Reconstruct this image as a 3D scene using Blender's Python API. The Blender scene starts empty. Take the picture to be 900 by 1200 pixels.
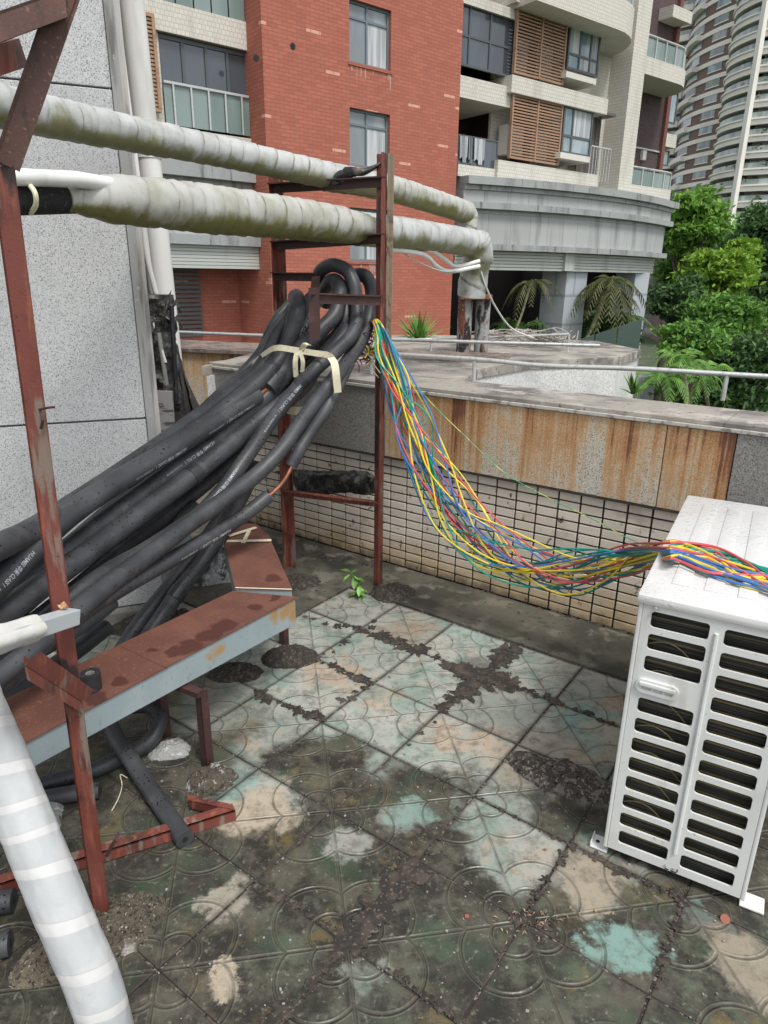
import bpy, bmesh, math, random
from mathutils import Vector, Matrix, noise
random.seed(7)
S = bpy.context.scene
COL = S.collection
rad = math.radians

# ---------------------------------------------------------------- camera
PITCH, ROLL, F, CZ = rad(19.05), rad(.7), 800.0, 1.6
cam_d = bpy.data.cameras.new('camera')
cam = bpy.data.objects.new('camera', cam_d)
COL.objects.link(cam)
cam.location = (0, 0, CZ)
cam.rotation_mode = 'XYZ'
cam.matrix_world = Matrix.Translation((0, 0, CZ)) @ Matrix.Rotation(rad(90) - PITCH, 4, 'X') @ Matrix.Rotation(ROLL, 4, 'Z')
cam_d.sensor_fit = 'VERTICAL'
cam_d.sensor_height = 36
cam_d.sensor_width = 27
cam_d.lens = 24
cam_d.clip_start = .05
cam_d.clip_end = 3000
S.camera = cam

# ---------------------------------------------------------------- overcast daylight
SUN_EL, SUN_AZ = rad(60), rad(150)          # azimuth clockwise from +Y
w = bpy.data.worlds.new('World')
S.world = w
w.use_nodes = True
nt = w.node_tree
nt.nodes.clear()
sky = nt.nodes.new('ShaderNodeTexSky')
sky.sky_type = 'NISHITA'
sky.sun_disc = False
sky.sun_elevation = SUN_EL
sky.sun_rotation = SUN_AZ
sky.air_density = 1.0
sky.dust_density = 1.5
sky.ozone_density = 1.0
hs = nt.nodes.new('ShaderNodeHueSaturation')
hs.inputs['Saturation'].default_value = .22
bg = nt.nodes.new('ShaderNodeBackground')
bg.inputs['Strength'].default_value = .115
ow = nt.nodes.new('ShaderNodeOutputWorld')
nt.links.new(sky.outputs[0], hs.inputs['Color'])
nt.links.new(hs.outputs[0], bg.inputs[0])
nt.links.new(bg.outputs[0], ow.inputs[0])
sd = bpy.data.lights.new('sun', 'SUN')
sd.energy = 1.5
sd.angle = rad(16)
sd.color = (1, .97, .93)
so = bpy.data.objects.new('sun', sd)
COL.objects.link(so)
sv = Vector((math.sin(SUN_AZ) * math.cos(SUN_EL), math.cos(SUN_AZ) * math.cos(SUN_EL), math.sin(SUN_EL)))
so.rotation_euler = sv.to_track_quat('Z', 'Y').to_euler()
so.location = sv * 60
S.view_settings.view_transform = 'Standard'
S.view_settings.look = 'None'
S.view_settings.exposure = .93
S.view_settings.gamma = 1

# ---------------------------------------------------------------- measured sight lines -> real positions
RC, RS, PC, PS = math.cos(ROLL), math.sin(ROLL), math.cos(PITCH), math.sin(PITCH)
EYE = Vector((0, 0, CZ))
def ray(px, py):
    a, b = px - 450, 600 - py
    sx, sy = a * RC - b * RS, a * RS + b * RC
    return Vector((sx, F * PC + sy * PS, -F * PS + sy * PC)) / F
def G(px, py, z=0.0):
    d = ray(px, py)
    return EYE + d * ((z - CZ) / d.z)
def D(px, py, y):
    d = ray(px, py)
    return EYE + d * (y / d.y)
def zat(g, py):
    """height above the point g at which its vertical meets row py"""
    lo, hi = -30., 90.
    for _ in range(50):
        m = (lo + hi) / 2
        z = m - CZ
        dd = g[1] * PC - z * PS
        u = g[1] * PS + z * PC
        if dd <= 0:
            hi = m; continue
        sx, sy = F * g[0] / dd, F * u / dd
        if dd > 0 and 600 - (-sx * RS + sy * RC) > py: lo = m
        else: hi = m
    return (lo + hi) / 2

# ---------------------------------------------------------------- mesh helpers
class MB:
    def __init__(s): s.v = []; s.f = []; s.at = None
    def add(s, vs, fs):
        n = len(s.v); s.v += [tuple(p) for p in vs]; s.f += [tuple(i + n for i in f) for f in fs]; return s
    def box(s, x0, x1, y0, y1, z0, z1, M=None):
        vs = [Vector((x, y, z)) for z in (z0, z1) for y in (y0, y1) for x in (x0, x1)]
        if M: vs = [M @ p for p in vs]
        return s.add(vs, [(0, 2, 3, 1), (4, 5, 7, 6), (0, 1, 5, 4), (2, 6, 7, 3), (0, 4, 6, 2), (1, 3, 7, 5)])
    def hexa(s, b, t):
        """b, t: four points each, counter-clockwise seen from above"""
        return s.add(list(b) + list(t), [(3, 2, 1, 0), (4, 5, 6, 7), (0, 1, 5, 4), (1, 2, 6, 5), (2, 3, 7, 6), (3, 0, 4, 7)])
    def beam(s, p, q, w, h, up=(0, 0, 1)):
        p, q = Vector(p), Vector(q); d = (q - p).normalized(); up = Vector(up)
        if abs(d.dot(up)) > .98: up = Vector((0, 1, 0))
        x = d.cross(up).normalized(); y = x.cross(d)
        a, b = x * w / 2, y * h / 2
        return s.hexa([p - a - b, p + a - b, q + a - b, q - a - b], [p - a + b, p + a + b, q + a + b, q - a + b])
    def angle_iron(s, p, q, a, b, w, t=.004):
        """L section: two flanges along the unit directions a and b"""
        p, q, a, b = Vector(p), Vector(q), Vector(a), Vector(b)
        for u, v in ((a, b), (b, a)):
            P = [p, p + u * w, p + u * w + v * t, p + v * t]
            Q = [c + (q - p) for c in P]
            s.add(P + Q, [(0, 1, 2, 3), (7, 6, 5, 4), (0, 4, 5, 1), (1, 5, 6, 2), (2, 6, 7, 3), (3, 7, 4, 0)])
        return s
    def tube(s, pts, r, n=12, cap=True):
        pts = [Vector(p) for p in pts]; fr = frames(pts); base = len(s.v)
        for i, (p, (T, N, B)) in enumerate(zip(pts, fr)):
            rr = r(i, 0) if callable(r) else r
            for k in range(n):
                a = 2 * math.pi * k / n
                if callable(r): rr = r(i, a)
                s.v.append(tuple(p + (N * math.cos(a) + B * math.sin(a)) * rr))
        for i in range(len(pts) - 1):
            for k in range(n):
                k2 = (k + 1) % n
                s.f.append((base + i * n + k, base + i * n + k2, base + (i + 1) * n + k2, base + (i + 1) * n + k))
        if cap:
            s.f.append(tuple(base + k for k in reversed(range(n))))
            e = base + (len(pts) - 1) * n
            s.f.append(tuple(e + k for k in range(n)))
        return s
    def prism(s, poly, z0, z1):
        n = len(poly)
        vs = [(p[0], p[1], z0) for p in poly] + [(p[0], p[1], z1) for p in poly]
        return s.add(vs, [tuple(reversed(range(n))), tuple(range(n, 2 * n))] + [(i, (i + 1) % n, n + (i + 1) % n, n + i) for i in range(n)])
    def build(s, name, mat, parent=None, smooth=False, bevel=0, kind=None, inv=True):
        me = bpy.data.meshes.new(name)
        me.from_pydata(s.v, [], s.f)
        me.validate()
        bm = bmesh.new(); bm.from_mesh(me)
        bmesh.ops.recalc_face_normals(bm, faces=bm.faces)
        if bevel:
            bmesh.ops.bevel(bm, geom=[e for e in bm.edges if len(e.link_faces) == 2 and e.calc_face_angle(0) > .6], offset=bevel, segments=2, affect='EDGES', profile=.6)
        bm.to_mesh(me); bm.free()
        if smooth:
            me.shade_smooth()
            me.set_sharp_from_angle(angle=rad(40))
        if mat: me.materials.append(mat)
        return link(name, me, parent, inv, kind)
def link(name, me, parent=None, inv=True, kind=None):
    o = bpy.data.objects.new(name, me); COL.objects.link(o)
    if parent:
        o.parent = parent
        if inv: o.matrix_parent_inverse = root_mat(parent).inverted()
    if kind: o['kind'] = kind
    return o
def root_mat(o):
    m = o.matrix_basis.copy()
    if o.parent: m = root_mat(o.parent) @ o.matrix_parent_inverse @ m
    return m
def frames(pts, N0=None):
    n = len(pts); out = []
    T0 = (pts[1] - pts[0]).normalized()
    N = N0 or T0.orthogonal().normalized()
    for i in range(n):
        a, b = pts[max(0, i - 1)], pts[min(n - 1, i + 1)]
        T = (b - a).normalized() if (b - a).length > 1e-9 else T0
        N = (N - T * N.dot(T)).normalized()
        out.append((T, N, T.cross(N)))
    return out
def spline(P, step=8):
    """Catmull-Rom through P"""
    P = [Vector(p) for p in P]; out = []
    Q = [P[0] * 2 - P[1]] + P + [P[-1] * 2 - P[-2]]
    for i in range(1, len(Q) - 2):
        a, b, c, d = Q[i - 1:i + 3]
        for k in range(step):
            t = k / step
            out.append(.5 * ((2 * b) + (c - a) * t + (2 * a - 5 * b + 4 * c - d) * t * t + (3 * b - a - 3 * c + d) * t ** 3))
    out.append(P[-1]); return out
def tag(o, label, cat, group=None, kind=None):
    o['label'] = label; o['category'] = cat
    if group: o['group'] = group
    if kind: o['kind'] = kind
    return o
def thing(name, label, cat, loc=(0, 0, 0), group=None, rotz=0):
    o = bpy.data.objects.new(name, None); COL.objects.link(o)
    o.empty_display_size = .1
    o.location = loc; o.rotation_euler = (0, 0, rotz)
    return tag(o, label, cat, group)
def children(o, cache={}):
    return [c for c in COL.objects if c.parent == o]

# ---------------------------------------------------------------- materials
class NT:
    def __init__(s, name):
        s.m = bpy.data.materials.new(name); s.m.use_nodes = True
        s.t = s.m.node_tree; s.b = s.t.nodes['Principled BSDF']
    def n(s, typ, **kw):
        x = s.t.nodes.new('ShaderNode' + typ)
        for k, v in kw.items():
            if k in x.bl_rna.properties: setattr(x, k, v)
            else: x.inputs[k].default_value = v
        return x
    def l(s, a, b): s.t.links.new(a, b)
    def math(s, op, a, b=None, c=None, clamp=False):
        x = s.t.nodes.new('ShaderNodeMath'); x.operation = op; x.use_clamp = clamp
        for i, v in enumerate((a, b, c)):
            if v is None: continue
            if isinstance(v, (int, float)): x.inputs[i].default_value = v
            else: s.l(v, x.inputs[i])
        return x.outputs[0]
    def ramp(s, v, lo, hi, a=0, b=1):
        x = s.t.nodes.new('ShaderNodeMapRange'); x.interpolation_type = 'SMOOTHSTEP'
        for i, q in enumerate((v, lo, hi, a, b)):
            if isinstance(q, (int, float)): x.inputs[i].default_value = q
            else: s.l(q, x.inputs[i])
        return x.outputs[0]
    def mix(s, fac, a, b):
        x = s.t.nodes.new('ShaderNodeMix'); x.data_type = 'RGBA'
        for i, q in ((0, fac), (6, a), (7, b)):
            if isinstance(q, (int, float)): x.inputs[i].default_value = q
            elif isinstance(q, tuple): x.inputs[i].default_value = (*q, 1)
            else: s.l(q, x.inputs[i])
        return x.outputs[2]
    def coord(s, kind='pos'):
        if kind == 'pos': return s.n('NewGeometry').outputs['Position']
        return s.n('TexCoord').outputs['Object']
    def sc(s, vec, k):
        x = s.t.nodes.new('ShaderNodeMapping'); s.l(vec, x.inputs[0])
        x.inputs['Scale'].default_value = k if isinstance(k, tuple) else (k, k, k)
        return x.outputs[0]
    def noise(s, vec, scale, detail=4, rough=.55, dist=0):
        x = s.n('TexNoise', Detail=detail, Roughness=rough, Distortion=dist, Scale=1.0)
        s.l(s.sc(vec, scale), x.inputs['Vector']); return x.outputs['Fac']
    def voro(s, vec, scale, feature='F1', out='Distance'):
        x = s.n('TexVoronoi', feature=feature, Scale=1.0)
        s.l(s.sc(vec, scale), x.inputs['Vector']); return x.outputs[out]
    def bump(s, h, strength=.3, dist=.01):
        x = s.n('Bump', Strength=strength, Distance=dist); s.l(h, x.inputs['Height'])
        s.l(x.outputs[0], s.b.inputs['Normal'])
    def col(s, c): s.l(c, s.b.inputs['Base Color'])
    def rough(s, r):
        if isinstance(r, (int, float)): s.b.inputs['Roughness'].default_value = r
        else: s.l(r, s.b.inputs['Roughness'])
def simple(name, base, layers=(), rough=.7, metal=0, bump=None, coord='pos', rnd=0, spec=None, rvar=None):
    """layers: (scale, lo, hi, colour[, detail]) of noise over the base colour"""
    t = NT(name); v = t.coord(coord); c = base
    for L in layers:
        sc, lo, hi, colr = L[:4]
        if len(L) > 4 and L[4] == 'v': f = t.voro(v, sc)
        else: f = t.noise(v, sc, L[4] if len(L) > 4 else 5)
        c = t.mix(t.ramp(f, lo, hi), c, colr)
    if rnd:
        oi = t.n('ObjectInfo').outputs['Random']
        h = t.n('HueSaturation'); t.l(t.ramp(oi, 0, 1, 1 - rnd, 1 + rnd), h.inputs['Value'])
        if isinstance(c, tuple): h.inputs['Color'].default_value = (*c, 1)
        else: t.l(c, h.inputs['Color'])
        c = h.outputs[0]
    if isinstance(c, tuple): t.b.inputs['Base Color'].default_value = (*c, 1)
    else: t.col(c)
    t.b.inputs['Roughness'].default_value = rough
    t.b.inputs['Metallic'].default_value = metal
    if spec is not None: t.b.inputs['Specular IOR Level'].default_value = spec
    if rvar: t.rough(t.ramp(t.noise(v, rvar[0], 4), .3, .7, rvar[1], rvar[2]))
    if bump: t.bump(t.noise(v, bump[0], bump[3] if len(bump) > 3 else 5), bump[1], bump[2])
    return t.m
M = {}
M['rust'] = simple('rusty_painted_steel', (.17, .047, .034), [(9, .5, .72, (.05, .022, .018)), ((40, 40, 6), .52, .7, (.27, .085, .05)), ((26, 26, 4), .56, .64, (.2, .15, .12)), ((12, 12, 3), .6, .66, (.03, .018, .016)), (70, .62, .75, (.06, .03, .025))], rough=.62, bump=(160, .35, .002), rvar=(12, .4, .8))
M['rustbrown'] = simple('brown_rusted_steel', (.095, .045, .036), [((12, 12, 5), .5, .7, (.15, .065, .045)), ((50, 50, 12), .55, .7, (.05, .028, .024)), (120, .6, .7, (.2, .12, .09))], rough=.55, bump=(160, .3, .002))
M['rustdark'] = simple('dark_rusted_steel', (.05, .022, .02), [(14, .5, .75, (.11, .04, .03)), (90, .6, .75, (.02, .012, .012))], rough=.6, bump=(160, .4, .002))
M['traytop'] = simple('rusted_tray_paint', (.155, .05, .036), [(5, .45, .7, (.2, .072, .045)), (3.1, .52, .66, (.1, .03, .024), 2), (120, .58, .7, (.25, .12, .09))], rough=.5, bump=(220, .25, .001), rvar=(3.1, .55, .3))
M['foam'] = None
M['copper'] = simple('bare_copper', (.62, .27, .17), [(40, .45, .7, (.4, .15, .09))], rough=.38, metal=.85)
M['ivory'] = simple('cream_strap', (.74, .68, .5), [(60, .5, .7, (.6, .54, .38))], rough=.6, bump=(90, .3, .002))
M['pvc'] = simple('white_pvc', (.72, .72, .69), [((6, 6, 1.2), .5, .75, (.5, .5, .46))], rough=.45)
M['steelgal'] = simple('galvanised_steel', (.5, .51, .5), [(50, .5, .7, (.33, .34, .34))], rough=.45, metal=.35)
M['concrete'] = simple('weathered_concrete', (.2, .19, .17), [(3, .4, .65, (.1, .095, .085)), (14, .55, .72, (.28, .26, .23)), (60, .58, .7, (.07, .065, .06))], rough=.85, bump=(60, .5, .004))
M['coping'] = simple('dirty_coping_top', (.3, .275, .24), [(2.6, .42, .62, (.13, .12, .11)), (9, .52, .68, (.4, .37, .33)), (45, .58, .7, (.1, .09, .08))], rough=.85, bump=(70, .5, .003))
M['gutter'] = simple('wet_dark_screed', (.095, .09, .07), [(2.5, .44, .58, (.045, .043, .033), 8), (7, .52, .62, (.15, .14, .11), 8), (30, .56, .7, (.04, .036, .03), 8), (11, .6, .66, (.05, .065, .04), 8)], rough=.7, bump=(50, .3, .003), rvar=(2.5, .45, .8))
M['soil'] = simple('dark_wet_soil', (.04, .032, .026), [(60, .5, .65, (.10, .085, .07)), (150, .6, .7, (.17, .15, .13))], rough=.95, bump=(140, 1, .01))
M['grout'] = simple('tile_joint_dirt', (.034, .028, .024), [(20, .5, .65, (.065, .053, .042)), (90, .62, .7, (.1, .085, .07))], rough=.95, bump=(120, .8, .004))
M['white'] = None
M['black'] = simple('near_black', (.012, .012, .013), rough=.8)
M['tapeblk'] = simple('black_vinyl_tape', (.025, .026, .03), [(40, .5, .7, (.05, .05, .055))], rough=.4)
M['plasticblk'] = simple('torn_black_plastic', (.022, .022, .022), [(20, .5, .6, (.075, .07, .062)), (12, .58, .64, (.13, .15, .155)), (60, .6, .7, (.15, .14, .12))], rough=.42, bump=(30, .9, .01))
M['flash'] = simple('grey_flashing', (.27, .27, .26), [((30, 30, 3), .48, .66, (.12, .115, .11)), (50, .6, .7, (.36, .34, .31))], rough=.7, bump=(60, .3, .002))
M['galv'] = simple('grey_painted_steel', (.3, .345, .355), [((3, 3, 3), .5, .7, (.25, .285, .29)), ((9, 9, 2.5), .66, .78, (.36, .22, .08))], rough=.5, rvar=(5, .4, .6))
# foam insulation with drops of water
t = NT('black_foam_insulation'); v = t.coord()
c = t.mix(t.ramp(t.noise(v, 7, 3), .35, .7), (.032, .033, .037), (.058, .060, .066))
c = t.mix(t.math('MULTIPLY', t.ramp(t.noise(v, (16, 16, 16), 7, .7), .52, .68), .45), c, (.10, .097, .092))
d = t.voro(v, (70, 45, 70)); m0 = t.ramp(t.noise(v, 8, 3), .44, .56)
drop = t.math('MULTIPLY', t.ramp(t.math('ADD', d, t.math('MULTIPLY', t.noise(v, 60, 2), .2)), .27, .33, 1, 0), m0)
c = t.mix(drop, c, (.012, .012, .014)); t.col(c)
t.rough(t.ramp(drop, 0, 1, .48, .12))
hh = t.math('ADD', t.math('MULTIPLY', drop, .6), t.math('MULTIPLY', t.noise(v, 300, 2), .12)); t.bump(hh, .5, .0025)
t.b.inputs['Specular IOR Level'].default_value = .45
M['foam'] = t.m
# granite, fine grey
def granite(name, base, dark, light, scale=95, streak=None):
    t = NT(name); v = t.coord()
    a = t.voro(v, scale, out='Color'); sep = t.n('SeparateColor'); t.l(a, sep.inputs[0])
    n1 = t.noise(v, scale * .9, 3)
    c = t.mix(t.ramp(sep.outputs[0], .55, .9), base, light)
    c = t.mix(t.ramp(t.math('ADD', t.math('MULTIPLY', sep.outputs[1], .5), n1), .86, .98), c, dark)
    c = t.mix(t.math('MULTIPLY', t.ramp(t.noise(v, 2.2, 5), .5, .72), .35), c, tuple(x * .6 for x in base))
    c = t.mix(t.math('MULTIPLY', t.ramp(t.noise(v, (3.5, 3.5, .5), 6, .6), .52, .7), .4), c, tuple(x * .62 for x in base))
    if streak: c = streak(t, v, c)
    t.col(c); t.rough(.62); t.bump(n1, .12, .002)
    return t.m
M['granite'] = granite('pale_speckled_granite', (.44, .445, .445), (.14, .15, .16), (.54, .54, .535), 300)
M['granite2'] = granite('flamed_grey_granite', (.23, .225, .21), (.09, .09, .085), (.34, .33, .31), 230)
def rstreak(t, v, c):
    u = t.n('VectorMath', operation='DOT_PRODUCT'); u.inputs[1].default_value = (.811, -.585, 0); t.l(v, u.inputs[0])
    z = t.n('SeparateXYZ'); t.l(v, z.inputs[0])
    cmb = t.n('CombineXYZ'); t.l(u.outputs['Value'], cmb.inputs[0]); t.l(t.math('MULTIPLY', z.outputs[2], .025), cmb.inputs[2])
    s1 = t.noise(cmb.outputs[0], 5.5, 2, .5); s2 = t.noise(cmb.outputs[0], 24, 5, .75); s3 = t.noise(v, 11, 5, .65); s4 = t.noise(cmb.outputs[0], 75, 3, .7)
    zf = t.ramp(z.outputs[2], .60, 1.02, -.05, .05)
    q = t.math('ADD', t.math('ADD', t.math('MULTIPLY', s1, .55), t.math('MULTIPLY', s2, .55)), t.math('ADD', t.math('MULTIPLY', t.math('SUBTRACT', s3, .5), .16), zf))
    q = t.math('ADD', q, t.math('MULTIPLY', t.math('SUBTRACT', s4, .5), .2))
    spk = t.ramp(t.noise(v, 170, 2), .42, .6, .55, 1)
    c = t.mix(t.math('MULTIPLY', t.math('MULTIPLY', t.ramp(q, .44, .57), spk), .85), c, (.50, .27, .085))
    c = t.mix(t.math('MULTIPLY', t.math('MULTIPLY', t.ramp(q, .535, .645), spk), .9), c, (.36, .15, .04))
    c = t.mix(t.math('MULTIPLY', t.ramp(q, .635, .715), .9), c, (.12, .042, .026))
    return c
M['granrust'] = granite('rust_streaked_granite', (.5, .47, .4), (.16, .14, .1), (.62, .59, .52), 230, rstreak)
# wall mosaic
t = NT('cream_ceramic_tile'); v = t.coord()
sep = t.n('SeparateXYZ'); t.l(v, sep.inputs[0])
oi = t.n('ObjectInfo').outputs['Random']
c = t.mix(oi, (.62, .55, .46), (.72, .65, .56))
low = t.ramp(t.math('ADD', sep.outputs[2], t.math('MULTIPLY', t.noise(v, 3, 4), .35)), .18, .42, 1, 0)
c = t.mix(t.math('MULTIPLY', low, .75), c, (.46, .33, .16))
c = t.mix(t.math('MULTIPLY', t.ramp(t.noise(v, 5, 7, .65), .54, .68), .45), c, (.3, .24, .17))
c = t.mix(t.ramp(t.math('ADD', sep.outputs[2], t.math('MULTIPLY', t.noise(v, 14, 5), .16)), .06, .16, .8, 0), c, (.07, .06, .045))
c = t.mix(t.ramp(t.noise(v, (26, 26, 18), 5), .62, .7), c, (.12, .09, .07)); t.col(c); t.rough(.35); t.bump(t.noise(v, 40, 3), .12, .003)
M['walltile'] = t.m
# ================================================================= ROOF FLOOR
TS = .3269; TA = -.6247
UU = Vector((math.cos(TA), math.sin(TA), 0)); NN = Vector((math.sin(TA), -math.cos(TA), 0))   # NN points towards the camera
O0 = Vector((-.758, 2.570, 0))
def R2(i, j, z=0): return O0 + UU * (i * TS) + NN * (j * TS) + Vector((0, 0, z))
t = NT('moulded_cement_tile'); v = t.coord('pos')
o = t.n('TexCoord').outputs['Object']; sp = t.n('SeparateXYZ'); t.l(o, sp.inputs[0])
h = TS / 2; x, y = sp.outputs[0], sp.outputs[1]
dists = []
for X, Y in ((t.math('ADD', x, h), t.math('SUBTRACT', h, y)), (t.math('SUBTRACT', h, x), t.math('ADD', y, h))):
    a1, b1 = t.math('MAXIMUM', X, Y), t.math('MINIMUM', X, Y)
    for a in (.17 * TS, .33 * TS):
        q = t.math('SUBTRACT', a1, a)
        L = t.math('SQRT', t.math('ADD', t.math('MULTIPLY', q, q), t.math('MULTIPLY', b1, b1)))
        dists.append(t.math('ABSOLUTE', t.math('SUBTRACT', L, a)))
dists.append(t.math('MULTIPLY', t.math('ABSOLUTE', t.math('ADD', x, y)), .7071))
dm = dists[0]
for q in dists[1:]: dm = t.math('MINIMUM', dm, q)
groove = t.ramp(dm, .0015, .0045, 1, 0)
lip = t.math('MULTIPLY', t.ramp(dm, .004, .0055), t.ramp(dm, .0065, .010, 1, 0))
wn = t.n('TexNoise', Scale=5.5, Detail=9, Roughness=.7); t.l(v, wn.inputs['Vector'])
wv = t.n('VectorMath', operation='SUBTRACT'); t.l(wn.outputs['Color'], wv.inputs[0]); wv.inputs[1].default_value = (.5, .5, .5)
ws = t.n('VectorMath', operation='SCALE'); t.l(wv.outputs[0], ws.inputs[0]); ws.inputs['Scale'].default_value = .34
wp = t.n('VectorMath', operation='ADD'); t.l(v, wp.inputs[0]); t.l(ws.outputs[0], wp.inputs[1]); VW = wp.outputs[0]
def blob(px, py, r, soft=.25, amt=1, sx=1):
    g = G(px, py); d = t.n('VectorMath', operation='DISTANCE'); d.inputs[1].default_value = g; t.l(VW, d.inputs[0])
    return t.math('MULTIPLY', t.ramp(t.math('DIVIDE', d.outputs['Value'], r), 1 - soft, 1 + soft * .3, 1, 0), amt)
def union(L):
    r = L[0]
    for q in L[1:]: r = t.math('MAXIMUM', r, q)
    return r
n_big, n_mid, n_fin = t.noise(v, 2.1, 8, .7), t.noise(v, 6.5, 9, .74), t.noise(v, 26, 8, .75)
# clean cement with faded green, grey and ochre pigment
light = t.mix(t.ramp(n_big, .38, .6), (.27, .30, .265), (.355, .35, .31))
light = t.mix(t.math('MULTIPLY', t.ramp(t.noise(v, 3.3, 8, .7), .5, .58), .8), light, (.19, .26, .22))
light = t.mix(t.math('MULTIPLY', t.ramp(t.noise(VW, 2.7, 8, .7), .53, .6), .75), light, (.38, .29, .21))
light = t.mix(t.math('MULTIPLY', t.ramp(n_mid, .54, .64), .65), light, (.16, .15, .125))
light = t.mix(t.math('MULTIPLY', t.ramp(t.noise(v, 60, 4, .7), .55, .7), .4), light, (.13, .13, .11))
# moss and wet dirt
dark = t.mix(t.ramp(n_mid, .44, .6), (.026, .024, .019), (.092, .086, .064))
dark = t.mix(t.math('MULTIPLY', t.ramp(t.noise(v, 4.4, 5), .5, .66), .7), dark, (.045, .07, .042))
dark = t.mix(t.math('MULTIPLY', t.ramp(t.noise(VW, 5.2, 5), .56, .68), .7), dark, (.15, .115, .05))
dark = t.mix(t.ramp(n_fin, .58, .72), dark, (.12, .115, .095))
sy = t.n('SeparateXYZ'); t.l(VW, sy.inputs[0])
oir = t.n('ObjectInfo').outputs['Random']
edge = t.math('ADD', t.math('ADD', t.math('MULTIPLY', sy.outputs[0], -.12), sy.outputs[1]), t.math('MULTIPLY', t.math('SUBTRACT', oir, .5), .22))
dk = t.ramp(t.math('ADD', edge, t.math('MULTIPLY', t.math('SUBTRACT', n_mid, .5), .5)), 1.88, 2.03, 1, 0)
dk = t.math('MAXIMUM', dk, union([blob(370, 900, .22), blob(300, 990, .25), blob(200, 850, .35), blob(120, 900, .5), blob(655, 925, .2, .4, .8), blob(560, 790, .14, .5, .6)]))
lt = union([blob(305, 945, .15, .3, .95), blob(265, 1055, .075, .3, .7), blob(272, 1150, .05, .3, .9), blob(610, 1000, .15, .35, .9), blob(580, 955, .14, .4, .9), blob(600, 900, .16, .4, .9), blob(700, 900, .2, .4, .9),
            blob(480, 955, .08, .4, .8), blob(405, 985, .07, .4, .8), blob(690, 1035, .11, .3, .9), blob(735, 1110, .1, .25, 1), blob(880, 1130, .12, .3, .8), blob(440, 1140, .05, .4, .6),
            blob(250, 830, .2, .4, .7), blob(700, 1010, .1, .3, .8), blob(830, 1080, .06, .3, .5)])
dk = t.math('MULTIPLY', dk, t.math('SUBTRACT', 1, lt))
turq = union([blob(735, 1110, .115, .25, 1), blob(268, 920, .09, .3, .8), blob(485, 955, .09, .4, .7), blob(700, 850, .16, .4, .7), blob(560, 720, .3, .4, .5), blob(850, 1050, .1, .3, .5)])
ochre = union([blob(300, 965, .15, .3, .9), blob(272, 1150, .07, .3, .9), blob(620, 890, .2, .4, .5), blob(720, 860, .13, .3, .6), blob(690, 1030, .12, .3, .8), blob(880, 1130, .13, .3, .9), blob(250, 1060, .12, .3, .5)])
light = t.mix(turq, light, (.22, .35, .31)); light = t.mix(ochre, light, (.42, .35, .26))
hv = t.n('HueSaturation'); t.l(t.ramp(oir, 0, 1, .82, 1.12), hv.inputs['Value']); t.l(light, hv.inputs['Color']); light = hv.outputs[0]
c = t.mix(dk, light, dark)
grn = union([blob(640, 1110, .16, .5, .7), blob(830, 1150, .14, .4, .6), blob(470, 1150, .2, .5, .4), blob(350, 1100, .15, .5, .5)])
c = t.mix(t.math('MULTIPLY', grn, t.ramp(n_mid, .45, .65, 0, .6)), c, (.06, .12, .07))
c = t.mix(t.math('MULTIPLY', t.ramp(t.noise(v, 17, 7, .75), .46, .64), .5), c, (.075, .068, .052))
c = t.mix(t.math('MULTIPLY', t.ramp(t.noise(v, 48, 5, .7), .56, .7), .45), c, (.3, .28, .23))
c = t.mix(t.math('MULTIPLY', groove, t.ramp(n_mid, .35, .65, .25, .75)), c, (.07, .065, .05))
c = t.mix(t.math('MULTIPLY', lip, t.math('MULTIPLY', dk, .22)), c, (.17, .17, .12))
ex = t.math('MAXIMUM', t.math('ABSOLUTE', x), t.math('ABSOLUTE', y))
c = t.mix(t.math('MULTIPLY', t.ramp(t.math('ADD', ex, t.math('MULTIPLY', n_fin, .02)), h - .008, h + .008), .6), c, (.05, .043, .035))
t.col(c); t.rough(t.ramp(n_big, .4, .6, .28, .7)); t.b.inputs['Specular IOR Level'].default_value = .4
hh = t.math('ADD', t.math('SUBTRACT', t.math('MULTIPLY', lip, .4), groove), t.math('ADD', t.math('MULTIPLY', n_fin, .35), t.math('MULTIPLY', t.noise(v, 130, 3), .12)))
t.bump(hh, .55, .005)
M['floortile'] = t.m

M['joint'] = simple('joint_dirt_and_crust', (.035, .03, .025), [(3.5, .46, .6, (.10, .082, .066)), (55, .52, .62, (.018, .016, .014)), (95, .57, .64, (.24, .21, .18))], rough=.9, bump=(90, 1, .008))
floor = MB()
P = [R2(-16, -4.4), R2(16, -4.4), R2(16, 12), R2(-16, 12)]
floor.prism([(p.x, p.y) for p in reversed(P)], -.35, -.0045)
roof_floor = floor.build('roof_floor', M['joint'], kind='structure')
tm = MB().box(-h + .0035, h - .0035, -h + .0035, h - .0035, -.02, 0).build('tmp', M['floortile'], bevel=.003)
tme = tm.data; bpy.data.objects.remove(tm)
tme.name = 'floor_tile'
for j in range(-3, 8):
    for i in range(-9, 10):
        if i < 0 and j < -1: continue
        if i < -2 and j < 0: continue
        p = R2(i + .5, j + .5); q = p
        if not (-2.6 < p.x < 3 and p.y > .1): continue
        o = link('floor_tile', tme, roof_floor)
        rx, ry = random.gauss(0, .004), random.gauss(0, .004)
        o.matrix_local = roof_floor.matrix_basis.inverted() @ Matrix.Translation(p + Vector((0, 0, random.uniform(-.002, .002)))) @ Matrix.Rotation(TA + (0 if (i + j) % 2 == 0 else math.pi / 2), 4, 'Z') @ Matrix.Rotation(rx, 4, 'X') @ Matrix.Rotation(ry, 4, 'Y')
        o.matrix_parent_inverse = Matrix()
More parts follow.
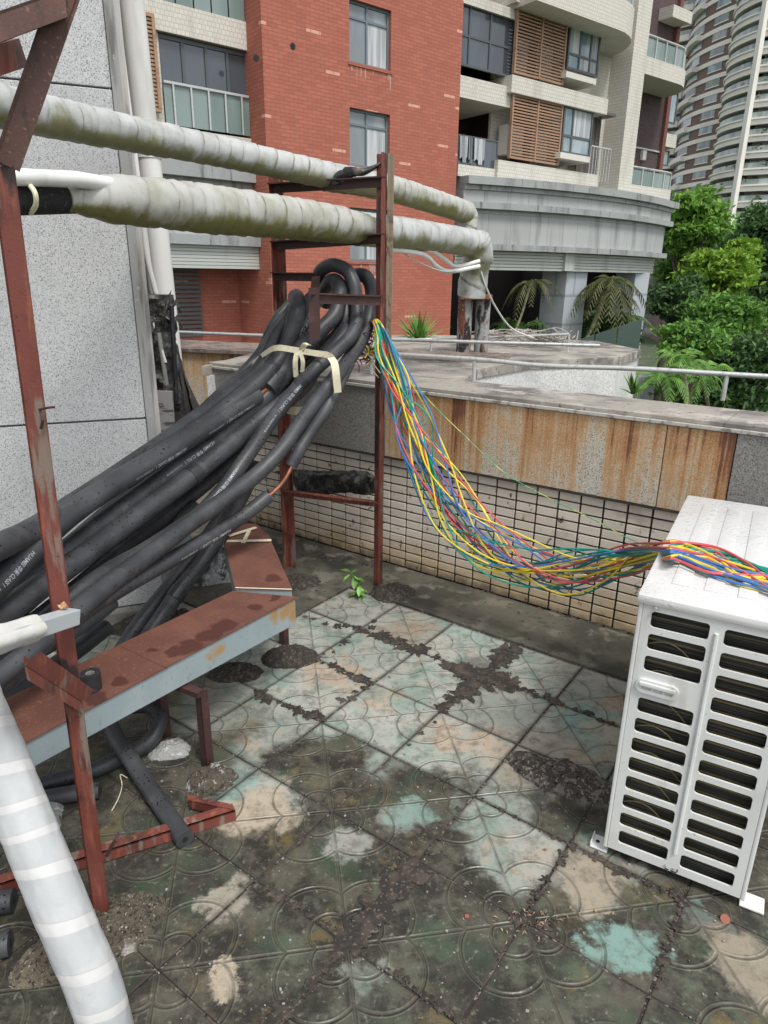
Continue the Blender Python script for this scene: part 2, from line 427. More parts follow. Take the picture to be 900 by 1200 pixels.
# screed channel along the parapet, and the bare concrete behind the duct
def slabpoly(P, z0, z1, name, mat, kind='structure', parent=None, bevel=.004):
    if kind is None: return MB().prism([(p[0], p[1]) for p in P], z0, z1).build(name, mat, parent, bevel=bevel)
    return MB().prism([(p[0], p[1]) for p in P], z0, z1).build(name, mat, parent, kind=kind, bevel=bevel)
slabpoly([R2(-.02, -3.03), R2(-.02, -4.2), R2(10, -4.2), R2(10, -3.03)], -.03, .006, 'screed_strip', M['gutter'])
slabpoly([R2(-9, -4.2), R2(-.035, -4.2), R2(-.035, -1.02), R2(-9, -1.02)], -.03, .003, 'concrete_floor', M['gutter'])

# ================================================================= PARAPET (our own)
WA = G(447, 656); WT = (G(741, 742) - WA).normalized(); WN = Vector((WT.y, -WT.x, 0))     # WN towards the camera
if WN.dot(WA) > 0: WN = -WN
def WP(t_, n_=0, z=0): return WA + WT * t_ + WN * n_ + Vector((0, 0, z))
WROT = math.atan2(WT.y, WT.x)
par = thing('parapet_wall', 'roof parapet with cream tiled lower wall, granite facing and dirty flat concrete top', 'parapet', WP(0))
T0, T1 = -1.40, 3.2
def wbox(t0, t1, n0, n1, z0, z1):
    m = MB(); m.hexa([WP(t0, n1, z0), WP(t1, n1, z0), WP(t1, n0, z0), WP(t0, n0, z0)][::1], [WP(t0, n1, z1), WP(t1, n1, z1), WP(t1, n0, z1), WP(t0, n0, z1)]); return m
wbox(T0, T1, -.30, 0, 0, .99).build('wall_core', M['grout'], par)
PT, PZ = .110, .0492
zs = [.640 - PZ * (k + .5) for k in range(13)]
tb = MB().box(-.0503, .0503, -.006, .006, -.0202, .0202).build('tmp', M['walltile'], bevel=.002); tbe = tb.data; bpy.data.objects.remove(tb); tbe.name = 'wall_tile'
cells = [(c_, z) for c_ in range(-13, 15) for z in zs]
cells.sort(key=lambda q: abs(q[0] * PT - .35))
stuffm = MB(); n_ = 0
for c_, z in cells:
    tt = c_ * PT + .01
    jit = random.uniform(-.0015, .0015)
    mat4 = Matrix.Translation(WP(tt, .006 + jit, z)) @ Matrix.Rotation(WROT, 4, 'Z') @ Matrix.Rotation(random.gauss(0, .006), 4, 'Y')
    if n_ < 300:
        o = link('wall_tile', tbe, par); o.matrix_parent_inverse = Matrix.Translation(-par.location); o.matrix_basis = mat4; n_ += 1
    else:
        stuffm.box(-.0503, .0503, -.006, .006, -.0202, .0202, mat4)
stuffm.build('more_wall_tiles', M['walltile'], par, kind='stuff')
# granite facing panels above the tiles
seams = [(-1.40, -.52, 'granite2'), (-.52, .285, 'granite2'), (.285, .50, 'granrust'), (.50, 1.37, 'granrust'), (1.37, 1.645, 'granrust'), (1.645, 2.4, 'granite2'), (2.4, 3.2, 'granite2')]
tj = lambda px, py: (lambda d: ((WA - EYE).dot(WN) / d.dot(WN)))(ray(px, py))
def tt_of(px, py):
    d = ray(px, py); k = (WA - EYE).dot(WN) / d.dot(WN); p = EYE + d * k; return (p - WA).dot(WT), p.z
tA, tB, tC, tD = tt_of(455, 500)[0], tt_of(780, 530)[0], tt_of(864, 520)[0], tt_of(620, 500)[0]
seams = [(T0, -.55, 'granite2', None), (-.55, tA, 'granite2', None), (tA, tB, 'granrust', None), (tB, tC, 'granrust', None), (tC, tC + .8, 'granite2', None), (tC + .8, T1, 'granite2', None)]
for a, b, mm, _ in seams:
    wbox(a + .002, b - .002, .0, .035, .652, 1.018).build('granite_panel', M[mm], par, bevel=.002)
wbox(T0, T1, -.002, .036, .640, .650).build('drip_edge', M['grout'], par)
# coping: mortar line, then the flat top
wbox(T0, T1, -.02, .045, 1.0205, 1.036).build('mortar_edge', simple('pale_mortar_line', (.46, .44, .4), [(30, .5, .66, (.2, .18, .16))], rough=.85), par, bevel=.002)
for a, b in ((T0, .62), (.622, 1.72), (1.722, T1)):
    wbox(a, b, -.34 , .03, 1.0365, 1.055).build('coping_slab', M['coping'], par, bevel=.003)
# the flat roof behind the parapet on the left, with its second speckled face
top = 1.05
P2_ = [WP(-1.40, -.345), WP(.30, -.345), G(560, 431, top), G(620, 421.5, top), G(727, 417.5, top), G(752, 409, top), G(700, 399, top), G(520, 392, top), G(430, 392, top), G(300, 412, top), G(236, 428, top)]
flat = thing('flat_roof', 'flat dirty concrete roof beyond the parapet with a curved white speckled side', 'roof', P2_[0])
MB().prism([(p.x, p.y) for p in P2_], .98, 1.045).build('roof_slab', M['coping'], flat, bevel=.003)
c0 = sum(P2_, Vector()) / len(P2_)
MB().prism([(c0.x + (p.x - c0.x) * .985, c0.y + (p.y - c0.y) * .985) for p in P2_], -2.5, .979).build('side_wall', granite('white_pebble_dash', (.6, .6, .58), (.4, .4, .4), (.72, .72, .71), 130), flat)
# farther wall section on the left with rust streaks
a, b = G(203, 407, 1.05), G(312, 412, 1.05); far = Vector((b - a)).normalized(); nn = Vector((far.y, -far.x, 0))
if nn.dot(a) > 0: nn = -nn
lw = thing('far_parapet_wall', 'farther low granite wall with rust streaks below the railing, left of the black pipes', 'parapet', a)
def fb(t0, t1, n0, n1, z0, z1):
    c_ = [a + far * t0 + nn * n1, a + far * t1 + nn * n1, a + far * t1 + nn * n0, a + far * t0 + nn * n0]
    return MB().hexa([Vector((p.x, p.y, z0)) for p in c_], [Vector((p.x, p.y, z1)) for p in c_])
for k, (q0, q1) in enumerate(((-1.6, -.2), (-.197, .25), (.253, .9), (.903, 2.6))):
    fb(q0, q1, -.25, 0, -.5, 1.02).build('granite_panel', M['granrust'], lw)
fb(-1.6, 2.6, -.6, .03, 1.023, 1.05).build('coping_slab', simple('brown_stained_coping', (.2, .16, .13), [(9, .4, .65, (.09, .07, .06)), (30, .55, .7, (.33, .28, .24))], rough=.85, bump=(50, .4, .003)), lw)
# low rails of thin galvanised pipe
def rail(label, pts, posts, z0, r=.011, group=None):
    root = thing('pipe_rail', label, 'railing', (pts[0].x, pts[0].y, z0), group)
    MB().tube(spline(pts, 6), r, 10).build('rail_pipe', M['steelgal'], root, smooth=True)
    for q, zt in posts:
        MB().tube([Vector((q.x, q.y, z0)), Vector((q.x, q.y, zt))], r * .9, 8).build('post', M['steelgal'], root, smooth=True)
pa, pb = G(847, 468, 1.055), G(555, 447, 1.055)
def up(g, py): return Vector((g.x, g.y, zat(g, py)))
ra, rb = up(pa, 438.5), up(pb, 421)
dr = (ra - rb)
rail('thin galvanised pipe rail on two short posts along the rusty parapet top', [rb - dr * .55, rb, rb + dr * .3 - Vector((0, 0, .012)), rb + dr * .65, ra, ra + dr * .6], [(pa, ra.z), (pb, rb.z), (rb - dr * .5, rb.z)], 1.05, .0125)
p1, p2, p0 = G(665, 412, 1.045), G(507, 402, 1.045), G(668, 399, 1.045)
rail('thin pipe rail beside the rusty column with a corner post at its right end', [up(G(462, 406, 1.045), 399.5), up(p2, 397), up(G(600, 409, 1.045), 394.5), up(p1, 391.5)], [(p1, zat(p1, 391.5)), (G(505, 412, 1.045), zat(G(505, 412, 1.045), 397))], 1.045, .010)
g1, g2 = a + far * .02, a + far * 1.1
rail('thin pipe rail on the far left wall with a single end post', [up(g1, 389), Vector((g1.x, g1.y, zat(g1, 389))) + far * .9 + Vector((0, 0, .0)), Vector((g1.x, g1.y, zat(g1, 389))) + far * 3.2 + nn * -.2], [(g1, zat(g1, 389))], 1.05, .012)

# ================================================================= GRANITE CLAD BLOCK (left)
GE = Vector((-1.075, 3.035, 0)); GD = Vector((-.93, -.37, 0)).normalized(); GN = Vector((GD.y, -GD.x, 0))
if GN.dot(GE) > 0: GN = -GN
def GP(t_, n_, z): return GE + GD * t_ + GN * n_ + Vector((0, 0, z))
blk = thing('granite_clad_wall', 'pale speckled granite wall of large slabs with open joints behind the black pipes', 'wall', GE)
def gbox(t0, t1, n0, n1, z0, z1): return MB().hexa([GP(t1, n1, z0), GP(t0, n1, z0), GP(t0, n0, z0), GP(t1, n0, z0)], [GP(t1, n1, z1), GP(t0, n1, z1), GP(t0, n0, z1), GP(t1, n0, z1)])
gbox(0.01, 3.2, -1.2, -.02, 0, 5.5).build('wall_core', M['concrete'], blk)
zj = [.075, .985, 2.275, 3.6, 5.0]
for k in range(4):
    for (a_, b_) in ((0, .9), (.9, 1.8), (1.8, 3.2)) if k else ((0, 1.6), (1.6, 3.2)):
        gbox(a_ + .002, b_ - .002, -.02, .004 * (k % 2), zj[k] + .004, zj[k + 1] - .004).build('granite_slab', M['granite'], blk, bevel=.003)
gbox(0, 3.2, -.03, .05, 0, .072).build('plinth', M['concrete'], blk, bevel=.006)
m = gbox(-.035, .0, -.25, .012, .0, 5.5); m.build('edge_flashing', M['flash'], blk, bevel=.002)
gbox(-.06, -.036, -.25, -.02, .0, 5.5).build('edge_strip', simple('pale_edge_strip', (.42, .41, .39), [((40, 40, 3), .5, .68, (.22, .21, .2))], rough=.7), blk)
# ================================================================= STEEL FRAMES
def mound(name, label, c, rx, ry, h, mat, rot=0, group=None, cat='mound', seed=0, n=44, rough=.25, base=0.0):
    """irregular lump of mortar lying on the floor"""
    vs, fs, idx = [], [], {}
    for j in range(n + 1):
        for i in range(n + 1):
            u, v_ = 2 * i / n - 1, 2 * j / n - 1
            r = math.hypot(u, v_); an = math.atan2(v_, u)
            lim = .82 + .16 * noise.noise(Vector((math.cos(an) * 1.6 + seed, math.sin(an) * 1.6, seed * 1.7))) + .07 * noise.noise(Vector((math.cos(an) * 6 + seed, math.sin(an) * 6, 3.1)))
            if r > lim + .08: continue
            k = max(0, 1 - (r / lim) ** 2.2)
            z = h * (k ** .6) * (1 + rough * 2 * noise.noise(Vector((u * 3 + seed, v_ * 3, 0))) + rough * noise.noise(Vector((u * 9, v_ * 9 + seed, 0)))) + (k > .05) * h * .10 * noise.noise(Vector((u * 24, v_ * 24, seed)))
            z = max(z, -.004) if k > 0 else -.006
            idx[i, j] = len(vs)
            x_, y_ = u * rx, v_ * ry
            vs.append((c[0] + x_ * math.cos(rot) - y_ * math.sin(rot), c[1] + x_ * math.sin(rot) + y_ * math.cos(rot), base + z))
    for (i, j) in idx:
        q = [(i, j), (i + 1, j), (i + 1, j + 1), (i, j + 1)]
        if all(p in idx for p in q): fs.append([idx[p] for p in q])
    m = MB(); m.add(vs, fs); o = m.build(name, mat, smooth=True)
    return tag(o, label, cat, group)
M['mortar'] = simple('rough_gritty_mortar', (.10, .082, .058), [(9, .5, .68, (.2, .17, .12)), (90, .52, .62, (.03, .026, .02)), (140, .6, .68, (.36, .33, .28)), (7, .6, .7, (.4, .38, .35))], rough=.95, bump=(110, 1, .012))
M['mortarpale'] = simple('pale_cement_lump', (.3, .3, .29), [(14, .5, .64, (.12, .11, .09)), (60, .56, .66, (.45, .45, .44))], rough=.9, bump=(60, .9, .01))
M['mortarmix'] = simple('half_pale_mortar', (.09, .075, .055), [(10, .5, .56, (.4, .4, .39)), (90, .52, .62, (.04, .035, .03)), (60, .6, .68, (.3, .28, .25))], rough=.95, bump=(80, 1, .012))
M['gravel'] = simple('coarse_gritty_cement', (.075, .062, .05), [(45, .5, .6, (.2, .18, .15)), (95, .58, .66, (.4, .37, .32)), (70, .58, .66, (.02, .016, .013))], rough=.97, bump=(70, 1, .02))
UPV = Vector((0, 0, 1))
# --- frame carrying the pipes at the parapet
pL, pR = G(338, 664), G(448, 687)
fdir = (pR - pL).normalized(); fn = Vector((fdir.y, -fdir.x, 0))
if fn.dot(pL) > 0: fn = -fn
rf = thing('pipe_support_frame', 'rusty brown angle iron frame by the parapet with crossbars holding the white and black pipes', 'metal frame', pL)
tL, tR = Vector((pL.x, pL.y, zat(pL, 197))), Vector((pR.x, pR.y, zat(pR, 180)))
tL += D(323.5, 198, pL.y) - D(323.5, 198, pL.y); 
MB().angle_iron(pL - UPV * .0, tL + Vector((.0, 0, 0)), fdir, fn, .052, .006).build('post', M['rust'], rf)
MB().angle_iron(pR + fdir * .0, tR, -fdir, fn, .05, .006).build('post', M['rust'], rf)
MB().angle_iron(pR + fdir * .012 + UPV * .95, tR + fdir * .012 + UPV * .0, fdir, fn, .022, .005).build('splice_plate', simple('tan_weathered_steel', (.25, .2, .14), [(20, .5, .7, (.12, .08, .06))], rough=.7), rf)
def onposts(py0, py1, fwd=0):
    return Vector((pL.x, pL.y, zat(pL, py0))) + fn * fwd, Vector((pR.x, pR.y, zat(pR, py1))) + fn * fwd
for (y0, y1, fw, nm) in ((216, 208, .02, 'crossbar'), (283, 274, .02, 'crossbar'), (572, 586, .02, 'crossbar')):
    a_, b_ = onposts(y0, y1, fw)
    if y0 == 572: MB().angle_iron(a_, b_, -UPV, fn, .035, .005).build(nm, M['rust'], rf)
    else: MB().angle_iron(a_ , b_, -UPV, fn, .042, .006).build(nm, M['rustdark'], rf)
# bracket where the pipes hang: a left arm, an outward arm and the front bar
aL = Vector((pL.x, pL.y, zat(pL, 319))) + fn * .03
aLe = aL + fdir * .24
bR = Vector((pR.x, pR.y, zat(pR, 346))) + fn * .03
bL = D(368, 343, 3.10)
MB().angle_iron(aL, aLe, -UPV, fn, .04, .005).build('bracket_arm', M['rustdark'], rf)
MB().angle_iron(bL, bR, -UPV, fn, .045, .006).build('crossbar', M['rustdark'], rf)
MB().beam(aLe - UPV * .02, bL - UPV * .02, .04, .006).build('bracket_arm', M['rustdark'], rf)
MB().beam(bL + UPV * .02, bL - UPV * .20, .045, .03).build('hanger', M['rustdark'], rf)
mound('mortar_mound', 'dark wet mortar lump round the foot of the rear right post beside the sapling', G(462, 697), .15, .12, .05, M['soil'], .2, 'mortar lumps round the frame posts', seed=2)
mound('mortar_mound', 'dark mortar lump with pale chips at the foot of the rear left post', G(350, 684), .14, .11, .04, M['soil'], .1, 'mortar lumps round the frame posts', seed=5)
# --- near frame
fg = G(122, 1078); fgt = D(6, 196, fg.y + .0)
nf = thing('leaning_steel_frame', 'rusty red angle iron post in front with brace, cross pieces and floor bar', 'metal frame', fg)
vd = Vector((fg.x, fg.y, 0)).normalized(); sd_ = Vector((vd.y, -vd.x, 0))
MB().angle_iron(fg - sd_ * .024, fgt - sd_ * .024, (sd_ * .85 - vd * .5).normalized(), (sd_ * .55 + vd * .8).normalized(), .042, .0045).build('post', M['rust'], nf)
bt = D(88, -30, fg.y + .02)
MB().beam(D(10, 195, fg.y - .012), bt, .036, .006, vd).build('brace', M['rustbrown'], nf)
MB().beam(D(4, 196, fg.y - .01), D(82, -30, fg.y + .012), .036, .004, vd).build('brace_flange', M['rustbrown'], nf)
MB().angle_iron(D(-60, 34, fg.y - .12), D(75, -14, fg.y), -UPV, vd, .04, .005).build('top_bar', M['rustbrown'], nf)
MB().beam(D(-40, 78, fg.y - .1), D(12, 62, fg.y + .02), .05, .04).build('stub_bar', M['rust'], nf)
# hook halfway up the post
MB().tube(spline([D(46, 480, fg.y - .02), D(55, 478, fg.y - .03), D(64, 477, fg.y - .03)], 4), .0025, 6).build('wire_hook', M['rustdark'], nf)
MB().tube(spline([D(47, 482, fg.y - .02), D(50, 492, fg.y - .03), D(48, 502, fg.y - .02)], 4), .003, 6).build('wire_hook', M['rustdark'], nf)
# short angle piece reaching back left
MB().angle_iron(D(96, 822, fg.y - .01), D(28, 778, fg.y - .22), -UPV, vd, .034, .004).add(*(lambda p, q, s_: ([p, q, q + s_, p + s_], [(0, 1, 2, 3)]))(D(96, 822, fg.y - .01), D(28, 778, fg.y - .22), (sd_ * .03 + vd * .035))).build('cross_piece', M['rust'], nf)
# floor bar and its end return
fb0, fb1 = G(-30, 1046, .04), G(276, 950, .04)
MB().angle_iron(fb0, fb1, -UPV, vd, .036, .005).build('floor_bar', M['rust'], nf)
MB().angle_iron(fb1, G(221, 938, .045), -UPV, vd, .03, .005).build('floor_bar_end', M['rust'], nf)
MB().box(-.004, .004, -.012, .012, -.03, .03, Matrix.Translation(D(132, 990, fg.y - .03)) @ Matrix.Rotation(.5, 4, 'Y')).build('weld_tab', M['rustdark'], nf)
# grey square tube welded to it, its near end wrapped in white cloth
gb = thing('square_steel_tube', 'light grey square steel tube with white wrapped end and rust at its weld', 'steel tube', D(84, 722, fg.y))
q0, q1 = D(86, 722, fg.y - .02), D(-60, 768, fg.y - .33)
MB().beam(q0, q1, .034, .034, (0, -.1, 1)).build('tube', simple('grey_tube_rusty_end', (.42, .45, .46), [(16, .58, .7, (.5, .3, .1))], rough=.45), gb, bevel=.002)
qa, qb = q0.lerp(q1, .36), q0.lerp(q1, 1.02)
w_ = MB(); 
w_.tube([qa.lerp(qb, k / 14) for k in range(15)], lambda i, a: .0255 + .0009 * math.sin(i * 1.3) - .0026 * math.cos(4 * a) + .0012 * noise.noise(Vector((i * .7, a * 2, 0))), 20)
w_.build('cloth_wrap', simple('white_cloth_tape', (.56, .56, .54), [(18, .5, .7, (.55, .54, .48)), (8, .6, .72, (.45, .4, .28))], rough=.75, bump=(40, .5, .004)), gb, smooth=True)
MB().add(*(lambda c_: ([c_ + Vector((random.gauss(0, .009), random.gauss(0, .006), random.gauss(0, .008))) for _ in range(14)], [(i, (i + 3) % 14, (i + 7) % 14) for i in range(14)]))(D(76, 708, fg.y - .03))).build('weld_bead', simple('orange_weld_rust', (.5, .28, .12), [(80, .5, .65, (.7, .6, .45))], rough=.8), gb)
mound('mortar_mound', 'large gritty mortar mound around the foot of the front rusty post', G(110, 1098), .235, .115, .055, M['mortar'], rad(34), 'mortar lumps round the frame posts', seed=9, n=80, rough=.3)

# ================================================================= CABLE DUCT (brown top, grey sides)
TZ = .42
def stains(t, v, c, L, colr, warp=.12, soft=.15, amt=1):
    wn = t.n('TexNoise', Scale=14, Detail=4); t.l(v, wn.inputs['Vector']); a_ = t.n('VectorMath', operation='SUBTRACT'); t.l(wn.outputs['Color'], a_.inputs[0]); a_.inputs[1].default_value = (.5, .5, .5)
    b_ = t.n('VectorMath', operation='SCALE'); t.l(a_.outputs[0], b_.inputs[0]); b_.inputs['Scale'].default_value = warp; w_ = t.n('VectorMath', operation='ADD'); t.l(v, w_.inputs[0]); t.l(b_.outputs[0], w_.inputs[1]); f = None
    for p, r in L:
        d_ = t.n('VectorMath', operation='DISTANCE'); d_.inputs[1].default_value = p; t.l(w_.outputs[0], d_.inputs[0]); q = t.ramp(d_.outputs['Value'], r * (1 - soft), r, 1, 0); f = q if f is None else t.math('MAXIMUM', f, q)
    f = t.math('MULTIPLY', f, amt); return t.mix(f, c, colr), f
t = NT('wet_rusty_duct_top'); v = t.coord()
c = t.mix(t.ramp(t.noise(v, 5, 4), .42, .66), (.125, .052, .038), (.165, .072, .05)); c = t.mix(t.ramp(t.noise(v, 130, 3), .58, .7), c, (.22, .12, .09))
c, f_ = stains(t, v, c, [(G(262, 735, TZ), .055), (G(245, 745, TZ), .05), (G(225, 757, TZ), .05), (G(208, 764, TZ), .045), (G(300, 712, TZ), .03), (G(322, 700, TZ), .03), (G(178, 762, TZ), .02), (G(320, 682, TZ), .05), (G(140, 800, TZ), .03), (G(112, 818, TZ), .04)], (.075, .03, .024), .07, .3, .85)
t.col(c); t.rough(t.ramp(f_, 0, 1, .5, .28)); t.bump(t.noise(v, 200, 3), .2, .001); M['traytop'] = t.m
t = NT('grey_duct_side'); v = t.coord()
c = t.mix(t.ramp(t.noise(v, 4, 4), .45, .65), (.27, .33, .345), (.32, .37, .38)); c = t.mix(t.ramp(t.noise(v, 60, 4, .7), .58, .7), c, (.2, .24, .25))
c, f_ = stains(t, v, c, [(G(340, 715, TZ - .03), .06), (G(325, 722, TZ - .03), .045), (G(258, 760, TZ - .03), .045), (G(243, 768, TZ - .05), .03), (G(346, 720, TZ - .07), .05)], (.36, .2, .055), .1, .75, .9)
t.col(c); t.rough(.45); M['ductside'] = t.m
A0, A1 = G(346, 700, TZ), G(31, 868, TZ)            # front top edge
ax = (A0 - A1).normalized(); ay = Vector((-ax.y, ax.x, 0))
if ay.y < 0: ay = -ay
BW = (G(272, 694, TZ) - A0).dot(ay)
BW = max(.2, min(.3, BW))
duct = thing('cable_duct', 'low grey steel cable duct on short legs with rusty brown top and bent far end', 'cable duct', Vector((A0.x, A0.y, 0)))
LNG = (A0 - A1).length + .75
H_ = .115
def dp(s, n_, z): return A0 - ax * s + ay * n_ + UPV * (z - TZ)
far_l = G(275, 694, TZ)
sk = (far_l - A0).dot(ax)        # skewed far end
HN = .07
m = MB().hexa([dp(LNG, 0, TZ - HN), dp(0, 0, TZ - H_), dp(-sk, BW, TZ - H_), dp(LNG, BW, TZ - HN)], [dp(LNG, 0, TZ - .003), dp(0, 0, TZ - .003), dp(-sk, BW, TZ - .003), dp(LNG, BW, TZ - .003)])
m.build('duct_body', M['ductside'], duct, bevel=.002)
for a_, b_, zz in ((-.004, .62, 0), (.614, LNG, -.0015)):
    sa = -sk if a_ < 0 else a_
    MB().hexa([dp(b_, -.006, TZ - .002 + zz), dp(a_, -.006, TZ - .002 + zz), dp(sa, BW + .004, TZ - .002 + zz), dp(b_, BW + .004, TZ - .002 + zz)], [dp(b_, -.006, TZ + .002 + zz), dp(a_, -.006, TZ + .002 + zz), dp(sa, BW + .004, TZ + .002 + zz), dp(b_, BW + .004, TZ + .002 + zz)]).build('lid', M['traytop'], duct)
e0, e1, e2, e3 = G(342, 692, TZ + .012), G(314, 627, TZ + .01), G(262, 632, TZ + .01), G(276, 690, TZ + .012)
dz = UPV * .09
MB().hexa([e0 - dz, e1 - dz, e2 - dz, e3 - dz], [e0, e1, e2, e3]).build('duct_bend', M['galv'], duct, bevel=.002)
cc = (e0 + e1 + e2 + e3) / 4
lidp = [p + (p - cc).normalized() * .006 for p in (e0, e1, e2, e3)]
MB().hexa([p + UPV * .001 for p in lidp], [p + UPV * .005 for p in lidp]).build('lid', M['traytop'], duct)
m = MB(); k_ = G(300, 613, TZ + .02)
m.hexa([e1 - dz, k_ - dz, k_ + (e2 - e1) * .45 - dz, e2 - dz], [e1 + UPV * .0, k_, k_ + (e2 - e1) * .45, e2]); m.build('duct_tip', M['traytop'], duct, bevel=.002)
# torn pale foil edge and cream tape on the bend
MB().beam(e0 + UPV * .004, e3 + UPV * .004, .006, .004).build('torn_edge', M['ivory'], duct)
for q in ((266, 634, 318, 633), (268, 628, 300, 618), (285, 636, 292, 622)):
    MB().beam(G(q[0], q[1], TZ + .02), G(q[2], q[3], TZ + .024), .018, .004).build('cream_tape', M['ivory'], duct)
for p_, q_, w_ in (((515, 503), (552, 525), .004), ((455, 497), (480, 510), .004)): pass
for (lx, ly), inset, hgt in (((243, 902), .0, 0), ((193, 866), .0, 0), ((333, 757), 0, 0)):
    g = G(lx, ly); MB().angle_iron(g, g + UPV * (TZ - H_), ax, ay, .03, .004).add(*(lambda p: ([p, p + UPV * (TZ - H_), p + UPV * (TZ - H_) + sd_ * .024, p + sd_ * .024], [(0, 1, 2, 3)]))(g)).build('leg', M['rustdark'], duct)
MB().beam(G(243, 902) + UPV * (TZ - H_ - .004), G(243, 902) + UPV * (TZ - H_ - .004) + ay * BW - ax * .02, .03, .02).build('leg_bracket', M['rustdark'], duct)
mound('mortar_mound', 'round pale topped mortar lump at the foot of the nearest duct leg', G(248, 916), .10, .075, .045, M['mortarmix'], .3, 'mortar lumps under the duct legs', seed=12)
mound('mortar_mound', 'flat pale cement lump under the middle duct leg', G(200, 880), .09, .065, .03, M['mortarpale'], .2, 'mortar lumps under the duct legs', seed=15)
mound('mortar_mound', 'dark crumbly mortar lump under the far duct leg', G(340, 772), .15, .10, .045, M['soil'], .1, 'mortar lumps under the duct legs', seed=18)
mound('mortar_mound', 'dark mortar lump with a pale crust showing under the duct beside its far leg', G(275, 790), .14, .08, .04, M['soil'], .1, 'mortar lumps under the duct legs', seed=21)
mound('cement_lump', 'pale cement lump on the floor behind the front wrapped pipe', G(30, 960), .14, .11, .04, M['mortarpale'], .1, seed=26)
mound('gravel_patch', 'brown gritty cement patch left on the tiles beside the air conditioner', G(662, 912), .24, .105, .022, M['gravel'], rad(-28), cat='patch', seed=31, n=90, rough=.4)
M['flatdirt'] = simple('flat_wet_dirt', (.026, .022, .018), [(22, .48, .66, (.06, .046, .036)), (5, .52, .62, (.085, .064, .05)), (120, .6, .7, (.11, .095, .08))], rough=.85, bump=(70, .5, .004))
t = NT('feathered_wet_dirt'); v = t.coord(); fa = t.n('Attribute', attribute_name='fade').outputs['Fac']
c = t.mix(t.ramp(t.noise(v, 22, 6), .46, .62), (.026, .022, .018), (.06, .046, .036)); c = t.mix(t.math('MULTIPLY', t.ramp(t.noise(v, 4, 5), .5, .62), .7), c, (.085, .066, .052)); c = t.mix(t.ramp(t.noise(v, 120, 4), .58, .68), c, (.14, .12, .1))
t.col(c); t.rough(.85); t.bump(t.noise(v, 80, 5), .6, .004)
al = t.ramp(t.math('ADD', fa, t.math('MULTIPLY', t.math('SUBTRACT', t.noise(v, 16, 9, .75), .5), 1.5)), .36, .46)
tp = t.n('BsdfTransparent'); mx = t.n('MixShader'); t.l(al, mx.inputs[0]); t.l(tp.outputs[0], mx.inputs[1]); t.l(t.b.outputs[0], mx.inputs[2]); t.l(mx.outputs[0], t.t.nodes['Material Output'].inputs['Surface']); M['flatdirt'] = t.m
# dirt caught in the joints
def dirt(pts, seed, label):
    m = MB(); 
    vs, fs = [], []
    for (px, py, r) in pts:
        c_ = G(px, py, .002); n_ = 46; base_ = len(m.v)
        ring = [c_ + UPV * .003]
        for k in range(n_):
            a_ = 2 * math.pi * k / n_
            q = Vector((math.cos(a_) * 2 + px * .1, math.sin(a_) * 2 + py * .1, seed))
            rr = 1.45 * r * max(.3, .9 + .9 * noise.noise(q * .9) + .22 * noise.noise(q * 3.1))
            ring.append(Vector((c_.x + rr * math.cos(a_), c_.y + rr * math.sin(a_), .0005)))
        for k in range(n_):
            ring.append(c_.lerp(ring[1 + k], .5) + UPV * (.0022 + .0012 * noise.noise(Vector((k * .9, px, seed)))))
        n2 = n_ + 1
        m.add(ring, [(0, n2 + k, n2 + (k + 1) % n_) for k in range(n_)] + [(n2 + k, 1 + k, 1 + (k + 1) % n_, n2 + (k + 1) % n_) for k in range(n_)])
    od = m.build('dirt', M['flatdirt'], smooth=True); at = od.data.attributes.new('fade', 'FLOAT', 'POINT')
    per = 1 + 2 * 46
    for i in range(len(od.data.vertices)): k = i % per; at.data[i].value = 1 if k == 0 else (0 if k <= 46 else .62)
    return tag(od, label, 'dirt', kind='stuff')
rng = random.Random(3)
line = lambda x0, y0, x1, y1, n, r: [(x0 + (x1 - x0) * k / n + rng.uniform(-4, 4), y0 + (y1 - y0) * k / n + rng.uniform(-2.5, 2.5), r * rng.uniform(.35, 1.25)) for k in range(n + 1)]
dirt(line(420, 735, 450, 745, 5, .035) + line(455, 748, 492, 765, 6, .035) + line(345, 720, 416, 738, 6, .02) + line(370, 772, 440, 730, 8, .018), 1, 'dark wet dirt in the tile joints near the sapling')
dirt([(563, 795, .11), (590, 770, .06), (545, 812, .06), (600, 800, .05)] + line(535, 785, 565, 797, 6, .06) + line(565, 795, 600, 760, 7, .05) + line(565, 795, 648, 820, 9, .03) + line(560, 800, 520, 830, 6, .03) + line(500, 762, 535, 785, 4, .03), 2, 'dark splayed patch of wet dirt across the tiles left of the air conditioner')
dirt(line(372, 772, 433, 800, 8, .022) + line(306, 813, 376, 844, 8, .026) + line(433, 800, 404, 822, 4, .03) + line(520, 833, 480, 872, 3, .012) + line(650, 820, 735, 855, 8, .018), 4, 'thin dark dirt along the joints of the middle tiles')
dirt(line(485, 1018, 410, 1100, 14, .042) + line(410, 1100, 330, 1190, 10, .022) + line(300, 1031, 410, 1102, 12, .012) + line(410, 1102, 538, 1197, 12, .012) + line(668, 992, 615, 1075, 9, .016) + line(556, 932, 668, 990, 10, .009) + line(800, 1055, 762, 1170, 8, .02) + line(670, 992, 800, 1054, 10, .018) + line(600, 1075, 640, 1085, 6, .022) + line(540, 950, 500, 1000, 6, .012) + line(470, 1000, 430, 1040, 6, .02), 6, 'brown grit gathered on the joints of the nearest tiles')
dirt(line(300, 636, 450, 664, 26, .045) + line(455, 667, 740, 745, 46, .040), 8, 'black line of dirt and painted gap shade at the foot of the tiled wall')  # widened dirt line also paints in the dark of the gap below the wall

